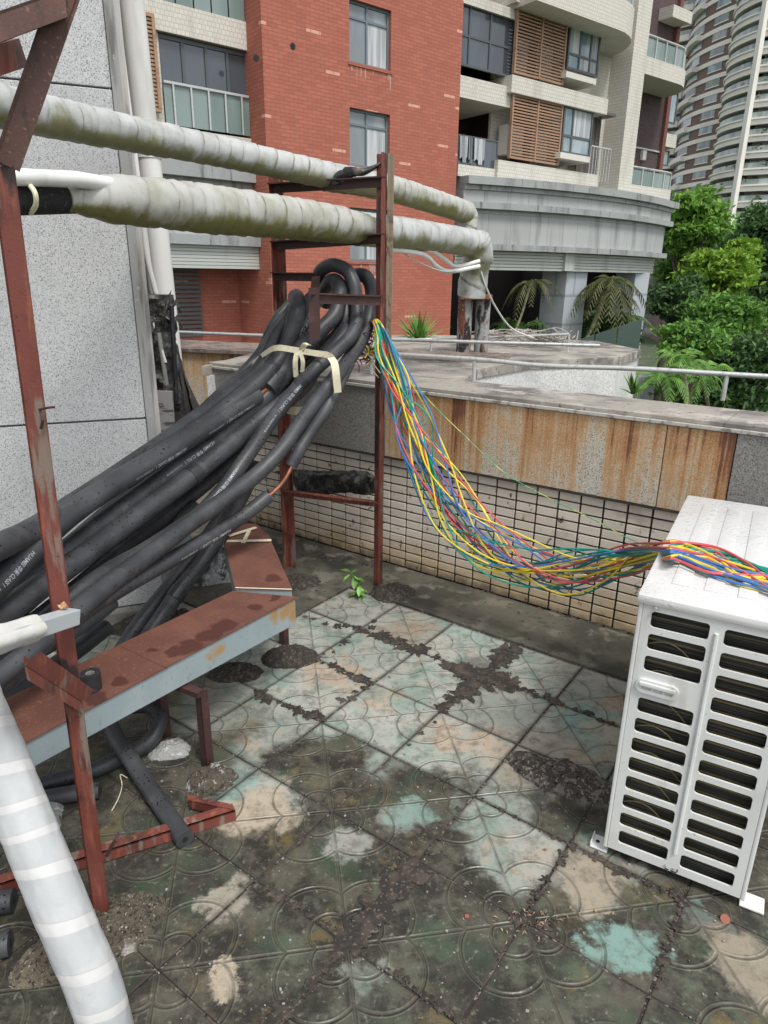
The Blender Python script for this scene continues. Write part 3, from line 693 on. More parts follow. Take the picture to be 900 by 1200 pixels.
# ================================================================= PIPES
def wrapmat(name, base, low, ring, moss, mossamt):
    t = NT(name); v = t.coord('pos')
    at = t.n('Attribute', attribute_name='phase'); ph = t.math('FRACT', at.outputs['Fac'])
    au = t.n('Attribute', attribute_name='under'); un = au.outputs['Fac']
    c = t.mix(t.ramp(t.noise(v, 9, 5), .4, .66), base, low)
    c = t.mix(t.math('MULTIPLY', t.ramp(t.math('ADD', ph, t.math('MULTIPLY', t.noise(v, 12, 3), .3)), 1.03, 1.14), t.ramp(t.noise(v, 6, 3), .4, .6, .15, .9)), c, ring)
    mo = t.ramp(t.math('ADD', t.math('MULTIPLY', un, .38), t.noise(v, (7, 7, 5), 6, .65)), .52, .76)
    c = t.mix(t.ramp(t.noise(v, (30, 30, 12), 5), .55, .7, 0, .45), c, (.25, .24, .19))
    c = t.mix(t.math('MULTIPLY', mo, mossamt), c, moss)
    t.col(c); t.rough(.5); t.bump(t.math('ADD', t.math('MULTIPLY', ph, .3), t.math('MULTIPLY', t.noise(v, (40, 40, 16), 5, .6), 1.1)), .5, .004)
    return t.m
M['wrap'] = wrapmat('grey_wrapped_tape', (.45, .46, .45), (.34, .35, .33), (.16, .15, .1), (.17, .165, .06), .9)
M['wrapmoss'] = wrapmat('mossy_wrapped_tape', (.43, .43, .4), (.33, .33, .27), (.14, .13, .08), (.15, .145, .035), .97)
t = NT('clean_white_wrap'); v = t.coord('pos'); ph = t.math('FRACT', t.n('Attribute', attribute_name='phase').outputs['Fac'])
c = t.mix(t.ramp(t.noise(v, 9, 5), .4, .66), (.41, .43, .435), (.47, .48, .48))
c = t.mix(t.ramp(t.noise(v, 34, 6, .7), .56, .68, 0, .35), c, (.36, .37, .36))
c = t.mix(t.math('MULTIPLY', t.ramp(ph, .68, .70), t.ramp(ph, .93, .95, 1, 0)), c, (.54, .54, .53))
c = t.mix(t.math('MULTIPLY', t.ramp(ph, .665, .68), t.ramp(ph, .69, .70, 1, 0)), c, (.42, .42, .41))
t.col(c); t.rough(.42); t.bump(t.noise(v, 30, 5, .6), .35, .004); M['wrapwhite'] = t.m
def wrapped(pts, r, pitch, name, mat, parent, n=28, step=14, squash=1.0, lump=.03, depth=.006, capr=True):
    P = spline(pts, step); L = [0]
    for i in range(1, len(P)): L.append(L[-1] + (P[i] - P[i - 1]).length)
    tot = L[-1]; cnt = int(tot / (pitch / 9)) + 2; Q = []
    j = 0
    for k in range(cnt):
        s = tot * k / (cnt - 1)
        while j < len(L) - 2 and L[j + 1] < s: j += 1
        Q.append(P[j].lerp(P[j + 1], (s - L[j]) / max(1e-9, L[j + 1] - L[j])))
    rr = (lambda s: r) if not callable(r) else r
    ph = []; und = []
    fr = frames(Q, Q[0] - EYE); m = MB()
    for i, (p, (T, N, B)) in enumerate(zip(Q, fr)):
        s = tot * i / (cnt - 1)
        for k in range(n):
            a = 2 * math.pi * k / n
            f = ((s + pitch * (a / (2 * math.pi)) * 1.0 + .8 * pitch * noise.noise(Vector((s * 4, 0, r if not callable(r) else 0)))) / pitch) % 1.0
            d_ = N * math.cos(a) + B * math.sin(a)
            R_ = rr(s / tot) * (1 + lump * noise.noise(Vector((s * 9, math.cos(a) * 2, math.sin(a) * 2))) + lump * .5 * noise.noise(Vector((s * 30, math.cos(a) * 4, math.sin(a) * 4)))) + depth * (f - .5) * (1 if f < .93 else -1)
            m.v.append(tuple(p + d_ * R_)); ph.append((s + pitch * (a / (2 * math.pi)) + .8 * pitch * noise.noise(Vector((s * 4, 0, r if not callable(r) else 0)))) / pitch); und.append(max(0, -d_.z) - max(0, d_.z) * .3)
    for i in range(len(Q) - 1):
        for k in range(n):
            k2 = (k + 1) % n
            m.f.append((i * n + k, i * n + k2, (i + 1) * n + k2, (i + 1) * n + k))
    m.f.append(tuple(range(n))[::-1]); e = (len(Q) - 1) * n; m.f.append(tuple(e + k for k in range(n)))
    o = m.build(name, mat, parent, smooth=True)
    for nm, arr in (('phase', ph), ('under', und)):
        at = o.data.attributes.new(nm, 'FLOAT', 'POINT')
        for i, x in enumerate(arr): at.data[i].value = x
    return o
fy = pL.y
# upper wrapped pipe
upt = [D(-70, 98, 1.95), D(0, 124, 2.15), D(120, 150, 2.55), D(260, 178, 3.1), D(392, 207, 3.55), D(450, 217, 3.75)]
pu = thing('wrapped_pipe', 'upper pipe wrapped in grey tape, green with moss underneath, ending in an elbow', 'pipe', upt[0])
wrapped(upt, lambda s: .058 if s < .9 else .058 - (s - .9) * .1, .085, 'tape_wrap', M['wrap'], pu, lump=.05, depth=.0035)
wrapped([D(380, 207, 3.62), D(450, 219, 3.85), D(520, 240, 4.35), D(546, 249, 4.6)], .064, .07, 'far_tape_wrap', M['wrapmoss'], pu, lump=.05, depth=.003)
wrapped([D(543, 243, 4.6), D(549, 255, 4.62), D(547, 275, 4.62), D(546, 300, 4.62)], .06, .06, 'elbow_wrap', M['wrapmoss'], pu, lump=.06)
# lower wrapped pipe
lpt = [D(75, 232, 1.88), D(150, 235, 2.1), D(260, 247, 2.6), D(350, 257, 3.05), D(415, 266, 3.4), D(436, 270, 3.5)]
pl = thing('wrapped_pipe', 'lower thicker pipe in grey tape, black foam and white tube bare at its near end', 'pipe', lpt[0])
wrapped(lpt, lambda s: (.030 + .033 * min(1, s / .09)) if s < .09 else (.063 + .016 * min(1, (s - .09) / .3) if s < .85 else .079 - (s - .85) * .12), .10, 'tape_wrap', M['wrapmoss'], pl, lump=.05, depth=.005)
wrapped([D(418, 268, 3.55), D(470, 273, 3.85), D(530, 281, 4.3), D(560, 286, 4.55)], .078, .075, 'far_tape_wrap', M['wrap'], pl, lump=.04, depth=.003)
wrapped([D(556, 280, 4.5), D(561, 297, 4.55), D(556, 320, 4.6), D(552, 347, 4.62)], .09, .11, 'elbow_wrap', M['wrap'], pl, lump=.09)
MB().tube([D(8, 207, 1.7), D(88, 210, 1.86), D(140, 218, 2.05)], .019, 20).build('white_tube', M['pvc'], pl, smooth=True)
MB().tube([D(10, 233, 1.74), D(85, 232, 1.92), D(130, 232, 2.06)], lambda i, a: .037 + .002 * noise.noise(Vector((i, a, 0))), 20).build('foam_sleeve', simple('flaked_black_foam', (.012, .012, .012), [(120, .6, .66, (.06, .06, .06))], rough=.9, bump=(60, .6, .004)), pl, smooth=True)
m = MB(); m.tube(spline([D(34, 216, 1.74), D(41, 226, 1.73), D(42, 240, 1.74), D(36, 250, 1.77)], 4), .006, 8); m.build('wire_tie', M['ivory'], pl, smooth=True)
# black torn sleeve on the top crossbar
m = MB(); s_ = spline([D(392, 214, 3.5), D(410, 202, 3.42), D(428, 201, 3.4), D(452, 188, 3.4)], 6)
m.tube(s_, lambda i, a: .03 * (1 - i / 20) * (1 + .35 * noise.noise(Vector((i * .6, a, 1)))) + .002, 14)
tag(m.build('torn_black_sleeve', M['plasticblk'], smooth=True), 'torn black plastic sleeve lying on the top crossbar against the rear post', 'sleeve')
# white conduits under the elbow
for k, (P_) in enumerate(([(440, 287, 3.7), (500, 292, 4.05), (520, 303, 4.25), (535, 312, 4.4), (562, 306, 4.45)], [(448, 291, 3.72), (495, 298, 4.0), (512, 312, 4.2), (528, 318, 4.35), (562, 312, 4.42)])):
    o = thing('conduit', ['upper of two bent white conduits below the wrapped pipe elbow', 'lower of two bent white conduits below the wrapped pipe elbow'][k], 'conduit', D(*P_[0]), 'white conduits under the elbow')
    MB().tube(spline([D(*q) for q in P_], 6), .013, 10).build('conduit_tube', M['pvc'], o, smooth=True)
tag(MB().tube(spline([D(463, 290, 3.8), D(490, 307, 4), D(520, 318, 4.2), D(545, 316, 4.5)], 6), .004, 6).build('loose_cable', M['steelgal'], smooth=True), 'thin grey cable sagging beneath the two white conduits', 'cable')
cb = [D(562, 312, 4.5), D(569, 335, 4.55), D(582, 362, 4.75), D(600, 385, 5.0), D(625, 396, 5.3)]
tag(MB().tube(spline(cb, 8), .006, 8).build('hanging_cable', M['pvc'], smooth=True), 'white cable hanging from the elbow down to the cable heap', 'cable')
# rusted stub column
rc0 = G(553, 413, 1.045)
rc = thing('rusted_column', 'short grey steel column flaking with rust under the wrapped elbow', 'column', rc0)
zc = zat(rc0, 345)
m = MB(); 
for dx in (-.068, .068):
    m.tube([Vector((rc0.x + dx, rc0.y, 1.045 + (zc - 1.045) * k / 10)) for k in range(11)], lambda i, a: .056 * (1 + .05 * noise.noise(Vector((i, a, dx * 9)))), 16)
m.build('column_tubes', simple('flaking_rusty_steel', (.28, .29, .28), [((9, 9, 4), .5, .6, (.16, .055, .03)), ((14, 14, 5), .5, .58, (.02, .015, .014)), (30, .62, .7, (.4, .4, .38))], rough=.75, bump=(30, .9, .008)), rc, smooth=True)
MB().beam(Vector((rc0.x - .12, rc0.y - .03, zc - .02)), Vector((rc0.x + .12, rc0.y - .03, zc - .015)), .16, .035).build('cap_strip', M['rust'], rc, bevel=.006)
# heap of cables and dry twigs behind it
hm = MB(); rg = random.Random(5); hc = G(600, 408, 1.045)
for k in range(26):
    c_ = hc + Vector((rg.uniform(-.12, .42), rg.uniform(-.1, .35), 0)); pts = []
    a0 = rg.uniform(0, 6.28); r_ = rg.uniform(.12, .3)
    for i in range(8):
        a_ = a0 + i * rg.uniform(.35, .8)
        pts.append(c_ + Vector((math.cos(a_) * r_, math.sin(a_) * r_ * .6, .03 + rg.uniform(0, .11))))
    hm.tube(spline(pts, 3), .004, 5)
tag(hm.build('cable_heap', simple('bleached_cable', (.42, .39, .35), [(4, .45, .6, (.12, .1, .08))], rough=.8), smooth=True), 'tangled heap of pale cables and dry twigs behind the rusted column', 'cable heap', kind='stuff')
# white drain pipes beside the granite block
dg = Vector((-1.28, 3.95, 0))
def vpipe(label, p0, p1, y, r, mat=M['pvc'], grp=None):
    b_ = D(*p1, y); a_ = D(*p0, y); d_ = (b_ - a_).normalized()
    a_ = a_ - d_ * .9; b_ = b_ + d_ * 1.0
    b_.z = max(b_.z, .02)
    return tag(MB().tube([a_, b_], r, 20).build('drain_pipe', mat, smooth=True), label, 'pipe', grp)
dp_ = thing('drain_pipe', 'thick white vertical drain pipe rising past the granite wall edge', 'pipe', D(190, 352, 4.1))
a_, b_ = D(154, 0, 4.1), D(193, 352, 4.1); d_ = (b_ - a_).normalized()
MB().tube([a_ - d_ * 2, b_ + d_ * .9], .062, 24).build('pipe_length', M['pvc'], dp_, smooth=True)
MB().tube([a_ + d_ * .62, a_ + d_ * .72], .067, 24).build('coupling', M['pvc'], dp_, smooth=True)
for k, (x0, x1, y_, r_) in enumerate(((134, 161, 3.7, .016), (128, 152, 3.6, .012))):
    a_, b_ = D(x0, 0, y_), D(x1, 210, y_); d_ = (b_ - a_).normalized()
    tag(MB().tube([a_ - d_ * 2, b_, b_ + d_ * 1.6], r_, 12).build('thin_pipe', M['pvc'] if k == 0 else M['flash'], smooth=True), ['thin white pipe running up between the thick drain pipe and the granite wall', 'thinnest grey pipe running up right against the granite wall edge'][k], 'pipe')
tag(MB().tube(spline([D(166, 250, 3.6), D(172, 300, 3.62), D(183, 345, 3.65), D(186, 356, 3.66)], 6), .014, 10).build('thin_pipe', M['pvc'], smooth=True), 'short white pipe running down into the torn black bundle', 'pipe')
# torn black wrapped bundle at the wall edge
bd = thing('torn_pipe_bundle', 'upright bundle in torn black plastic with grey pipes showing, beside the granite wall edge', 'pipe bundle', D(190, 560, 3.55))
Y_ = 3.55
MB().tube(spline([D(183, 345, Y_), D(186, 380, Y_), D(190, 430, Y_), D(196, 480, Y_), D(203, 600, Y_)], 8), lambda i, a: .078 * (1 + .35 * noise.noise(Vector((i * .35, math.cos(a) * 1.5, math.sin(a) * 1.5))) + .25 * noise.noise(Vector((i * .9, math.cos(a) * 3, math.sin(a) * 3 + 4)))), 30).build('plastic_wrap', M['plasticblk'], bd, smooth=True)
for x0, y0, x1, y1, rr_, mm in ((186, 390, 199, 478, .012, 'flash'), (180, 378, 194, 425, .008, 'pvc'), (201, 360, 207, 470, .012, 'tapeblk')):
    MB().tube([D(x0, y0, Y_ - .07), D(x1, y1, Y_ - .075)], rr_, 10).build('inner_pipe', M[mm], bd, smooth=True)
MB().beam(D(192, 458, Y_ - .09), D(199, 560, Y_ - .09), .085, .02, (0, 1, 0)).build('peeling_board', simple('peeling_grey_board', (.4, .39, .38), [((10, 10, 30), .54, .64, (.12, .11, .11)), (12, .62, .68, (.4, .12, .05))], rough=.8), bd)
rg = random.Random(11)
for k in range(9):
    c_ = D(rg.uniform(172, 205), rg.uniform(342, 372), Y_ - rg.uniform(.04, .1)); e_ = c_ + Vector((rg.uniform(-.03, .06), rg.uniform(-.03, 0), -rg.uniform(.03, .12)))
    w__ = Vector((rg.uniform(.01, .03), rg.uniform(-.01, .01), rg.uniform(-.01, .02)))
    MB().hexa([c_, c_ + w__, e_ + w__ * .4, e_], [p + Vector((0, -.003, .001)) for p in (c_, c_ + w__, e_ + w__ * .4, e_)]).build('plastic_shred', M['plasticblk'], bd)
# drooping fabric sheet next to it
m = MB(); n_ = 14
for j in range(n_ + 1):
    for i in range(n_ + 1):
        u_, v_ = i / n_, j / n_
        L_ = D(205 + 4 * v_ * 1, 400 + 125 * v_, 3.75); R_ = D(208 + 30 * v_ ** 1.2, 405 + 85 * v_, 3.85)
        p = L_.lerp(R_, u_); p.y += .035 * math.sin(u_ * 17 + v_ * 3) * (.3 + v_)
        m.v.append(tuple(p))
m.f = [(j * (n_ + 1) + i, j * (n_ + 1) + i + 1, (j + 1) * (n_ + 1) + i + 1, (j + 1) * (n_ + 1) + i) for j in range(n_) for i in range(n_)]
o = m.build('draped_sheet', simple('grey_black_fabric', (.045, .042, .04), [((60, 60, 8), .5, .65, (.09, .085, .08))], rough=.9), smooth=True)
sm = o.modifiers.new('thickness', 'SOLIDIFY'); sm.thickness = .006
tag(o, 'dark drooping fabric sheet hanging between the torn bundle and the parapet', 'sheet')
# ================================================================= BLACK INSULATED PIPES
M['print'] = simple('white_pipe_print', (.4, .43, .46), [(60, .5, .68, (.14, .15, .16))], rough=.6)
def YB(px, lay=0): return 1.78 + max(-.2, min(1, px / 335)) * 1.48 + lay
def fpts(L, lay=0):
    out = []
    for q in L:
        out.append(D(q[0], q[1], q[2] if len(q) > 2 else YB(q[0], lay)))
    return out
def text_mesh(s, size, cache={}):
    if (s, size) not in cache:
        cu = bpy.data.curves.new('t', 'FONT'); cu.body = s; cu.size = size; cu.align_y = 'CENTER'; cu.offset = size * .012
        to = bpy.data.objects.new('t', cu); COL.objects.link(to)
        bpy.context.view_layer.update()
        me = bpy.data.meshes.new_from_object(to.evaluated_get(bpy.context.evaluated_depsgraph_get()))
        bm = bmesh.new(); bm.from_mesh(me)
        bmesh.ops.subdivide_edges(bm, edges=[e for e in bm.edges if e.calc_length() > size * .5], cuts=2)
        bmesh.ops.triangulate(bm, faces=bm.faces)
        cache[s, size] = ([v_.co.copy() for v_ in bm.verts], [[v_.index for v_ in f.verts] for f in bm.faces])
        bm.free(); bpy.data.objects.remove(to)
    return cache[s, size]
PRINT = 'HUAMEI 华美 CLASS 1'
PRINT2 = 'B1 GB 8624 TB 20-28'
def print_on(parent, pts, R, at_px, off=0, size=.019, gap=True):
    """printed line wrapped on the pipe, starting at the path point nearest to at_px"""
    best = min(range(len(pts)), key=lambda i: (lambda p: (p[0] - at_px[0]) ** 2 + (p[1] - at_px[1]) ** 2)(pix_of(pts[i])))
    L = [0]
    for i in range(1, len(pts)): L.append(L[-1] + (pts[i] - pts[i - 1]).length)
    m = MB(); x0 = 0
    for s, sz in ((PRINT, size), (PRINT2, size * .55)):
        vs, fs = text_mesh(s, sz); W = max(v_.x for v_ in vs); out = []
        for v_ in vs:
            sl = L[best] + x0 + v_.x; j = best
            while j < len(L) - 2 and L[j + 1] < sl: j += 1
            f = (sl - L[j]) / max(1e-9, L[j + 1] - L[j]); p = pts[j].lerp(pts[j + 1], f)
            T = ((pts[min(j + 2, len(pts) - 1)] - pts[j + 1]).normalized() * f + (pts[j + 1] - pts[max(0, j)]).normalized() * (1 - f)).normalized()
            n_ = (EYE - p); n_ = (n_ - T * n_.dot(T)).normalized(); b_ = n_.cross(T)
            th = v_.y / R + off
            out.append(p + (n_ * math.cos(th) + b_ * math.sin(th)) * (R + .0009))
        m.add(out, fs); x0 += W + .02
    m.build('printed_text', M['print'], parent)
def pix_of(p):
    z = p.z - CZ; dd = p.y * PC - z * PS; u_ = p.y * PS + z * PC; sx, sy = F * p.x / dd, F * u_ / dd
    return 450 + sx * RC + sy * RS, 600 - (-sx * RS + sy * RC)
PG = 'black foam insulated pipes sagging from the rear frame'
def bpipe(label, L, R, lay=0, name='insulated_pipe', texts=(), rings=(), group=PG, step=7, seed=[0]):
    seed[0] += 1; sd = seed[0]
    P = spline(fpts(L, lay), step)
    rt = thing(name, label, 'pipe', P[0], group)
    MB().tube(P, lambda i, a: R * .98 * (1 + .035 * noise.noise(Vector((i * .18, math.cos(a), math.sin(a) + sd * 3))) + .02 * noise.noise(Vector((i * .7, math.cos(a) * 2, math.sin(a) * 2 + sd)))), 22).build('foam_sleeve', M['foam'], rt, smooth=True)
    for (at, off) in texts: print_on(rt, P, R * 1.0, at, off)
    for at in rings:
        b_ = min(range(2, len(P) - 2), key=lambda i: (pix_of(P[i])[0] - at[0]) ** 2 + (pix_of(P[i])[1] - at[1]) ** 2)
        MB().tube([P[b_], P[b_] + (P[b_ + 1] - P[b_]).normalized() * .05], R * 1.06, 22).build('joint_sleeve', M['tapeblk'], rt, smooth=True)
    return rt, P
bpipe('highest black pipe, paler top edge showing behind the uppermost one', [(350, 352), (341, 372), (325, 392), (304, 432), (262, 466), (208, 506), (152, 545), (100, 580), (50, 612), (0, 640), (-60, 672)], .036, .10)
bpipe('uppermost full black pipe running straight from the tie to the left edge', [(347, 348, 3.5), (348, 362, 3.3), (342, 388), (330, 418), (298, 452), (240, 498), (180, 539), (120, 576), (60, 612), (0, 640), (-60, 668)], .040, 0, rings=[(148, 552)])
bpipe('thin black pipe at the far left of the hanging bundle, printed along its side', [(352, 356, 3.6), (340, 357, 3.55), (322, 378, 3.5), (308, 408, 3.5), (299, 430, 3.45), (262, 475, 3.2), (180, 560, 2.9)], .026, 0, texts=[((314, 392), .9)])
bpipe('black pipe second from the left at the top of the bundle, tucked under the strap', [(352, 366, 3.55), (330, 377, 3.5), (312, 405, 3.45), (290, 432, 3.4), (240, 480, 3.1), (160, 560, 2.8)], .030, 0)
bpipe('black pipe with printed side left of the hanger, upper half of the bundle', [(372, 352, 3.6), (364, 352, 3.45), (356, 378, 3.35), (340, 402, 3.3), (318, 428, 3.3), (280, 468, 3.2), (200, 540, 2.85), (100, 625, 2.4), (30, 690, 2.1)], .038, 0, texts=[((364, 362), .35)])
bpipe('black pipe filling the shadow under the parted one, midway along the bundle', [(330, 444, 3.4), (290, 486, 3.3), (230, 540, 3.05), (170, 590, 2.8), (110, 640, 2.5), (50, 690, 2.2), (-30, 760, 1.9)], .034, 0)
bpipe('black pipe running in the shade beneath the long jointed one', [(340, 470, 3.35), (300, 512, 3.25), (250, 560, 3.05), (190, 608, 2.8), (130, 655, 2.5), (70, 705, 2.2), (-20, 775, 1.9)], .032, 0)
# the pipe whose insulation has parted over bare copper
rt, P = bpipe('thick black pipe with a gap in its foam where copper shows, under the strap', [(366, 397), (350, 414), (332, 434), (313, 456)], .047, -.02)
P2x = fpts([(313, 456), (306, 460), (298, 465)], -.02)
MB().tube(P2x, .016, 14).build('copper_pipe', M['copper'], rt, smooth=True)
P3 = spline(fpts([(301, 463), (260, 489), (200, 527), (140, 563), (85, 600), (40, 640), (0, 682), (-50, 726)], -.02), 7)
MB().tube(P3, .041, 22).build('foam_sleeve', M['foam'], rt, smooth=True)
print_on(rt, P3, .042, (288, 470), .75); print_on(rt, P3, .042, (208, 523), .75); print_on(rt, P3, .042, (30, 652), .3)
bpipe('black pipe looping forward over the bracket in the middle, thickest of the loops', [(384, 356, 3.68), (381, 342, 3.62), (387, 331, 3.52), (395, 331, 3.47), (398, 345, 3.4), (393, 368, 3.34), (376, 387, 3.27), (356, 408, 3.2), (336, 438, 3.22), (300, 476, 3.1), (246, 520, 2.88), (190, 560, 2.64), (120, 612, 2.32), (55, 662, 2.05), (0, 706, 1.84), (-40, 740, 1.7)], .037, 0, texts=[((246, 518), .1)])
bpipe('long black pipe with a taped joint in the middle, below the white gap', [(408, 385, 3.35), (392, 406, 3.3), (370, 428, 3.28), (352, 455, 3.25), (312, 486), (272, 519), (224, 558), (172, 596), (120, 634), (60, 678), (0, 722), (-50, 760)], .042, -.05, rings=[(232, 552)])
bpipe('black pipe arching highest over the bracket and down through the knot of the strap', [(376, 340, 3.7), (374, 322, 3.6), (382, 313, 3.53), (393, 311, 3.48), (407, 318, 3.45), (415, 334, 3.42), (417, 352, 3.4), (418, 376, 3.33), (411, 394, 3.26), (392, 413, 3.17), (371, 431, 3.08), (350, 453, 3.06), (325, 483, 3.02), (305, 512, 2.97), (286, 540, 2.9), (264, 570, 2.8), (236, 600, 2.7), (200, 626, 2.54), (165, 648, 2.4), (130, 668, 2.24), (95, 692, 2.1), (50, 730, 1.95), (0, 775, 1.75), (-70, 835, 1.6)], .033, 0, texts=[((279, 552), -.15), ((357, 447), 0.1)], rings=[(360, 441)])
bpipe('rightmost black loop beside the rear post, running down to the lower left', [(409, 340, 3.7), (412, 327, 3.62), (421, 322, 3.55), (431, 327, 3.52), (436, 345, 3.5), (433, 372, 3.44), (425, 396, 3.36), (410, 420, 3.24), (390, 446, 3.05), (371, 470, 3.0), (352, 496, 2.95), (330, 527, 2.88), (300, 557, 2.78), (260, 587, 2.62), (218, 617, 2.45), (172, 652, 2.22), (132, 682, 2.05), (92, 714, 1.88), (55, 748, 1.74), (0, 800, 1.6), (-70, 858, 1.45)], .034, 0)
bpipe('short black pipe tucked behind the strap between the two big loops', [(404, 352, 3.45), (405, 372, 3.4), (396, 392, 3.38), (380, 406, 3.36), (355, 430, 3.36), (300, 490, 3.2), (245, 540, 2.95)], .033, 0)
bpipe('thin black pipe nearly hidden between the big loops above the strap', [(414, 372, 3.44), (409, 390, 3.42), (396, 404, 3.4), (380, 416, 3.4), (350, 450, 3.38)], .026, 0)
# broken lower pipe with a length of bare copper
rt, P = bpipe('lowest black pipe, its foam parted over a length of bare copper before the tiled wall', [(409, 426, 3.2), (396, 452, 3.08), (382, 480, 3.0), (363, 508, 2.95), (350, 530, 2.9), (341, 546, 2.88)], .028, 0)
MB().tube(spline([D(345, 540, 2.88), D(337, 556, 2.86), D(328, 569, 2.85), D(312, 584, 2.82)], 6), .0085, 12).build('copper_pipe', M['copper'], rt, smooth=True)
P3 = spline([D(314, 582, 2.82), D(290, 601, 2.74), D(258, 622, 2.62), D(200, 656, 2.36), D(140, 690, 2.08), D(95, 718, 1.9), D(50, 752, 1.72), D(-10, 800, 1.55), D(-70, 850, 1.4)], 7)
MB().tube(P3, .030, 20).build('foam_sleeve', M['foam'], rt, smooth=True)
print_on(rt, P3, .0305, (262, 619), .7)
# pipes dropping behind the duct and others below
PH = 'black foam pipes dropping behind the cable duct'
bpipe('black pipe dropping behind the duct with a joint collar near the duct edge', [(300, 545, 3.25), (284, 580, 3.1), (262, 618, 2.95), (236, 660, 2.8), (212, 690, 2.68), (190, 722, 2.6), (170, 752, 2.5)], .036, 0, group=PH, rings=[(213, 692)])
bpipe('black pipe dropping behind the duct, left of the collared one', [(282, 560, 3.25), (262, 600, 3.1), (232, 645, 2.9), (200, 685, 2.75), (165, 728, 2.6), (140, 765, 2.5)], .034, 0, group=PH)
bpipe('ribbed thin black pipe slanting below the long jointed one', [(230, 590, 2.9), (180, 634, 2.75), (140, 668, 2.6), (110, 692, 2.5), (60, 735, 2.3), (-40, 800, 2.0)], .022, 0, group=PH)
bpipe('black pipe passing under the grey square tube at the left edge', [(130, 705, 2.3), (95, 732, 2.15), (60, 752, 2.0), (0, 786, 1.8), (-50, 812, 1.7)], .034, 0, group=PH)
bpipe('lowest black pipe at the left edge, below the grey square tube', [(125, 735, 2.4), (90, 762, 2.25), (50, 790, 2.1), (10, 815, 2.0), (-50, 850, 1.85)], .034, 0, group=PH)
def gp(px, py, z): q = G(px, py, z); return q
PF = 'black foam pipes lying on the floor under the duct'
def fpipe(label, pts, R):
    P = spline(pts, 8); rt = thing('insulated_pipe', label, 'pipe', P[0], PF)
    MB().tube(P, R, 20).build('foam_sleeve', M['foam'], rt, smooth=True)
    e = P[-1]; d_ = (P[-1] - P[-2]).normalized()
    MB().tube([e - d_ * .002, e + d_ * .0008], R * .35, 14).build('pipe_bore', M['black'], rt)
    return P
fpipe('black pipe lying diagonally on the floor, its cut end beside the red floor bar', [D(118, 815, 2.05), gp(133, 858, .1), gp(150, 885, .07), gp(185, 938, .035), gp(206, 968, .027), gp(217, 984, .027)], .0275)
fpipe('black pipe curling under the duct in a hooked bend', [gp(150, 828, .12), gp(175, 828, .12), gp(187, 842, .10), gp(178, 866, .06), gp(150, 884, .03), gp(110, 902, .027), gp(60, 916, .027), gp(0, 932, .027), gp(-60, 950, .027)], .027)
fpipe('short black pipe end lying just behind the front wrapped pipe', [gp(-20, 950, .026), gp(50, 936, .026), gp(84, 930, .026), gp(117, 926, .026)], .026)
fpipe('upper of two black pipe ends poking in at the left edge of the floor', [gp(-80, 1065, .03), gp(-20, 1060, .03), gp(16, 1055, .03)], .03)
fpipe('lower of two black pipe ends poking in at the left edge of the floor', [gp(-80, 1120, .03), gp(-20, 1112, .03), gp(12, 1105, .03)], .03)

# cream strap with its knot
def ribbon(pts, wid, wdir, th=.003):
    m = MB(); P = spline(pts, 5); n_ = len(P); w_ = Vector(wdir).normalized() * wid / 2
    for p in P: 
        tw = w_
        m.v += [tuple(p - tw), tuple(p + tw), tuple(p + tw + Vector((0, -th, 0))), tuple(p - tw + Vector((0, -th, 0)))]
    for i in range(n_ - 1):
        for k in range(4): m.f.append((i * 4 + k, i * 4 + (k + 1) % 4, (i + 1) * 4 + (k + 1) % 4, (i + 1) * 4 + k))
    m.f.append((0, 1, 2, 3)); m.f.append(tuple((n_ - 1) * 4 + k for k in (3, 2, 1, 0)))
    return m
YS = 3.12
stp = thing('cloth_strap', 'cream cloth strap knotted round the bundle of black pipes', 'strap', D(350, 412, YS))
ribbon([D(296, 426, 3.3), D(312, 413, 3.2), D(325, 407.5, 3.13), D(345, 410, 3.1), D(370, 414, 3.06), D(384, 416, 3.03), D(392, 421, 3.0)], .026, (.12, 0, 1)).build('band', M['ivory'], stp)
ribbon([D(388, 419, 3.0), D(392, 426, 2.98), D(394, 440, 2.97), D(396, 460, 2.98)], .032, (1, 0, .15)).build('band', M['ivory'], stp)
ribbon([D(396, 458, 3.1), D(372, 476, 3.3), D(338, 480, 3.3), D(300, 450, 3.4)], .04, (.2, 0, 1)).build('band', M['ivory'], stp)
ribbon([D(353, 411, 3.07), D(357, 404, 3.04), D(362, 403, 3.04)], .024, (1, 0, -.5)).build('knot', M['ivory'], stp)
ribbon([D(362, 403, 3.04), D(357, 408, 3.02), D(347, 416, 3.02)], .03, (1, 0, 1)).build('knot', M['ivory'], stp)
ribbon([D(348, 413, 3.05), D(346, 425, 3.05), D(347, 442, 3.07)], .022, (1, 0, 0)).build('tail', M['ivory'], stp)
ribbon([D(352, 413, 3.04), D(355, 424, 3.04), D(354, 436, 3.06)], .018, (1, 0, 0)).build('tail', M['ivory'], stp)

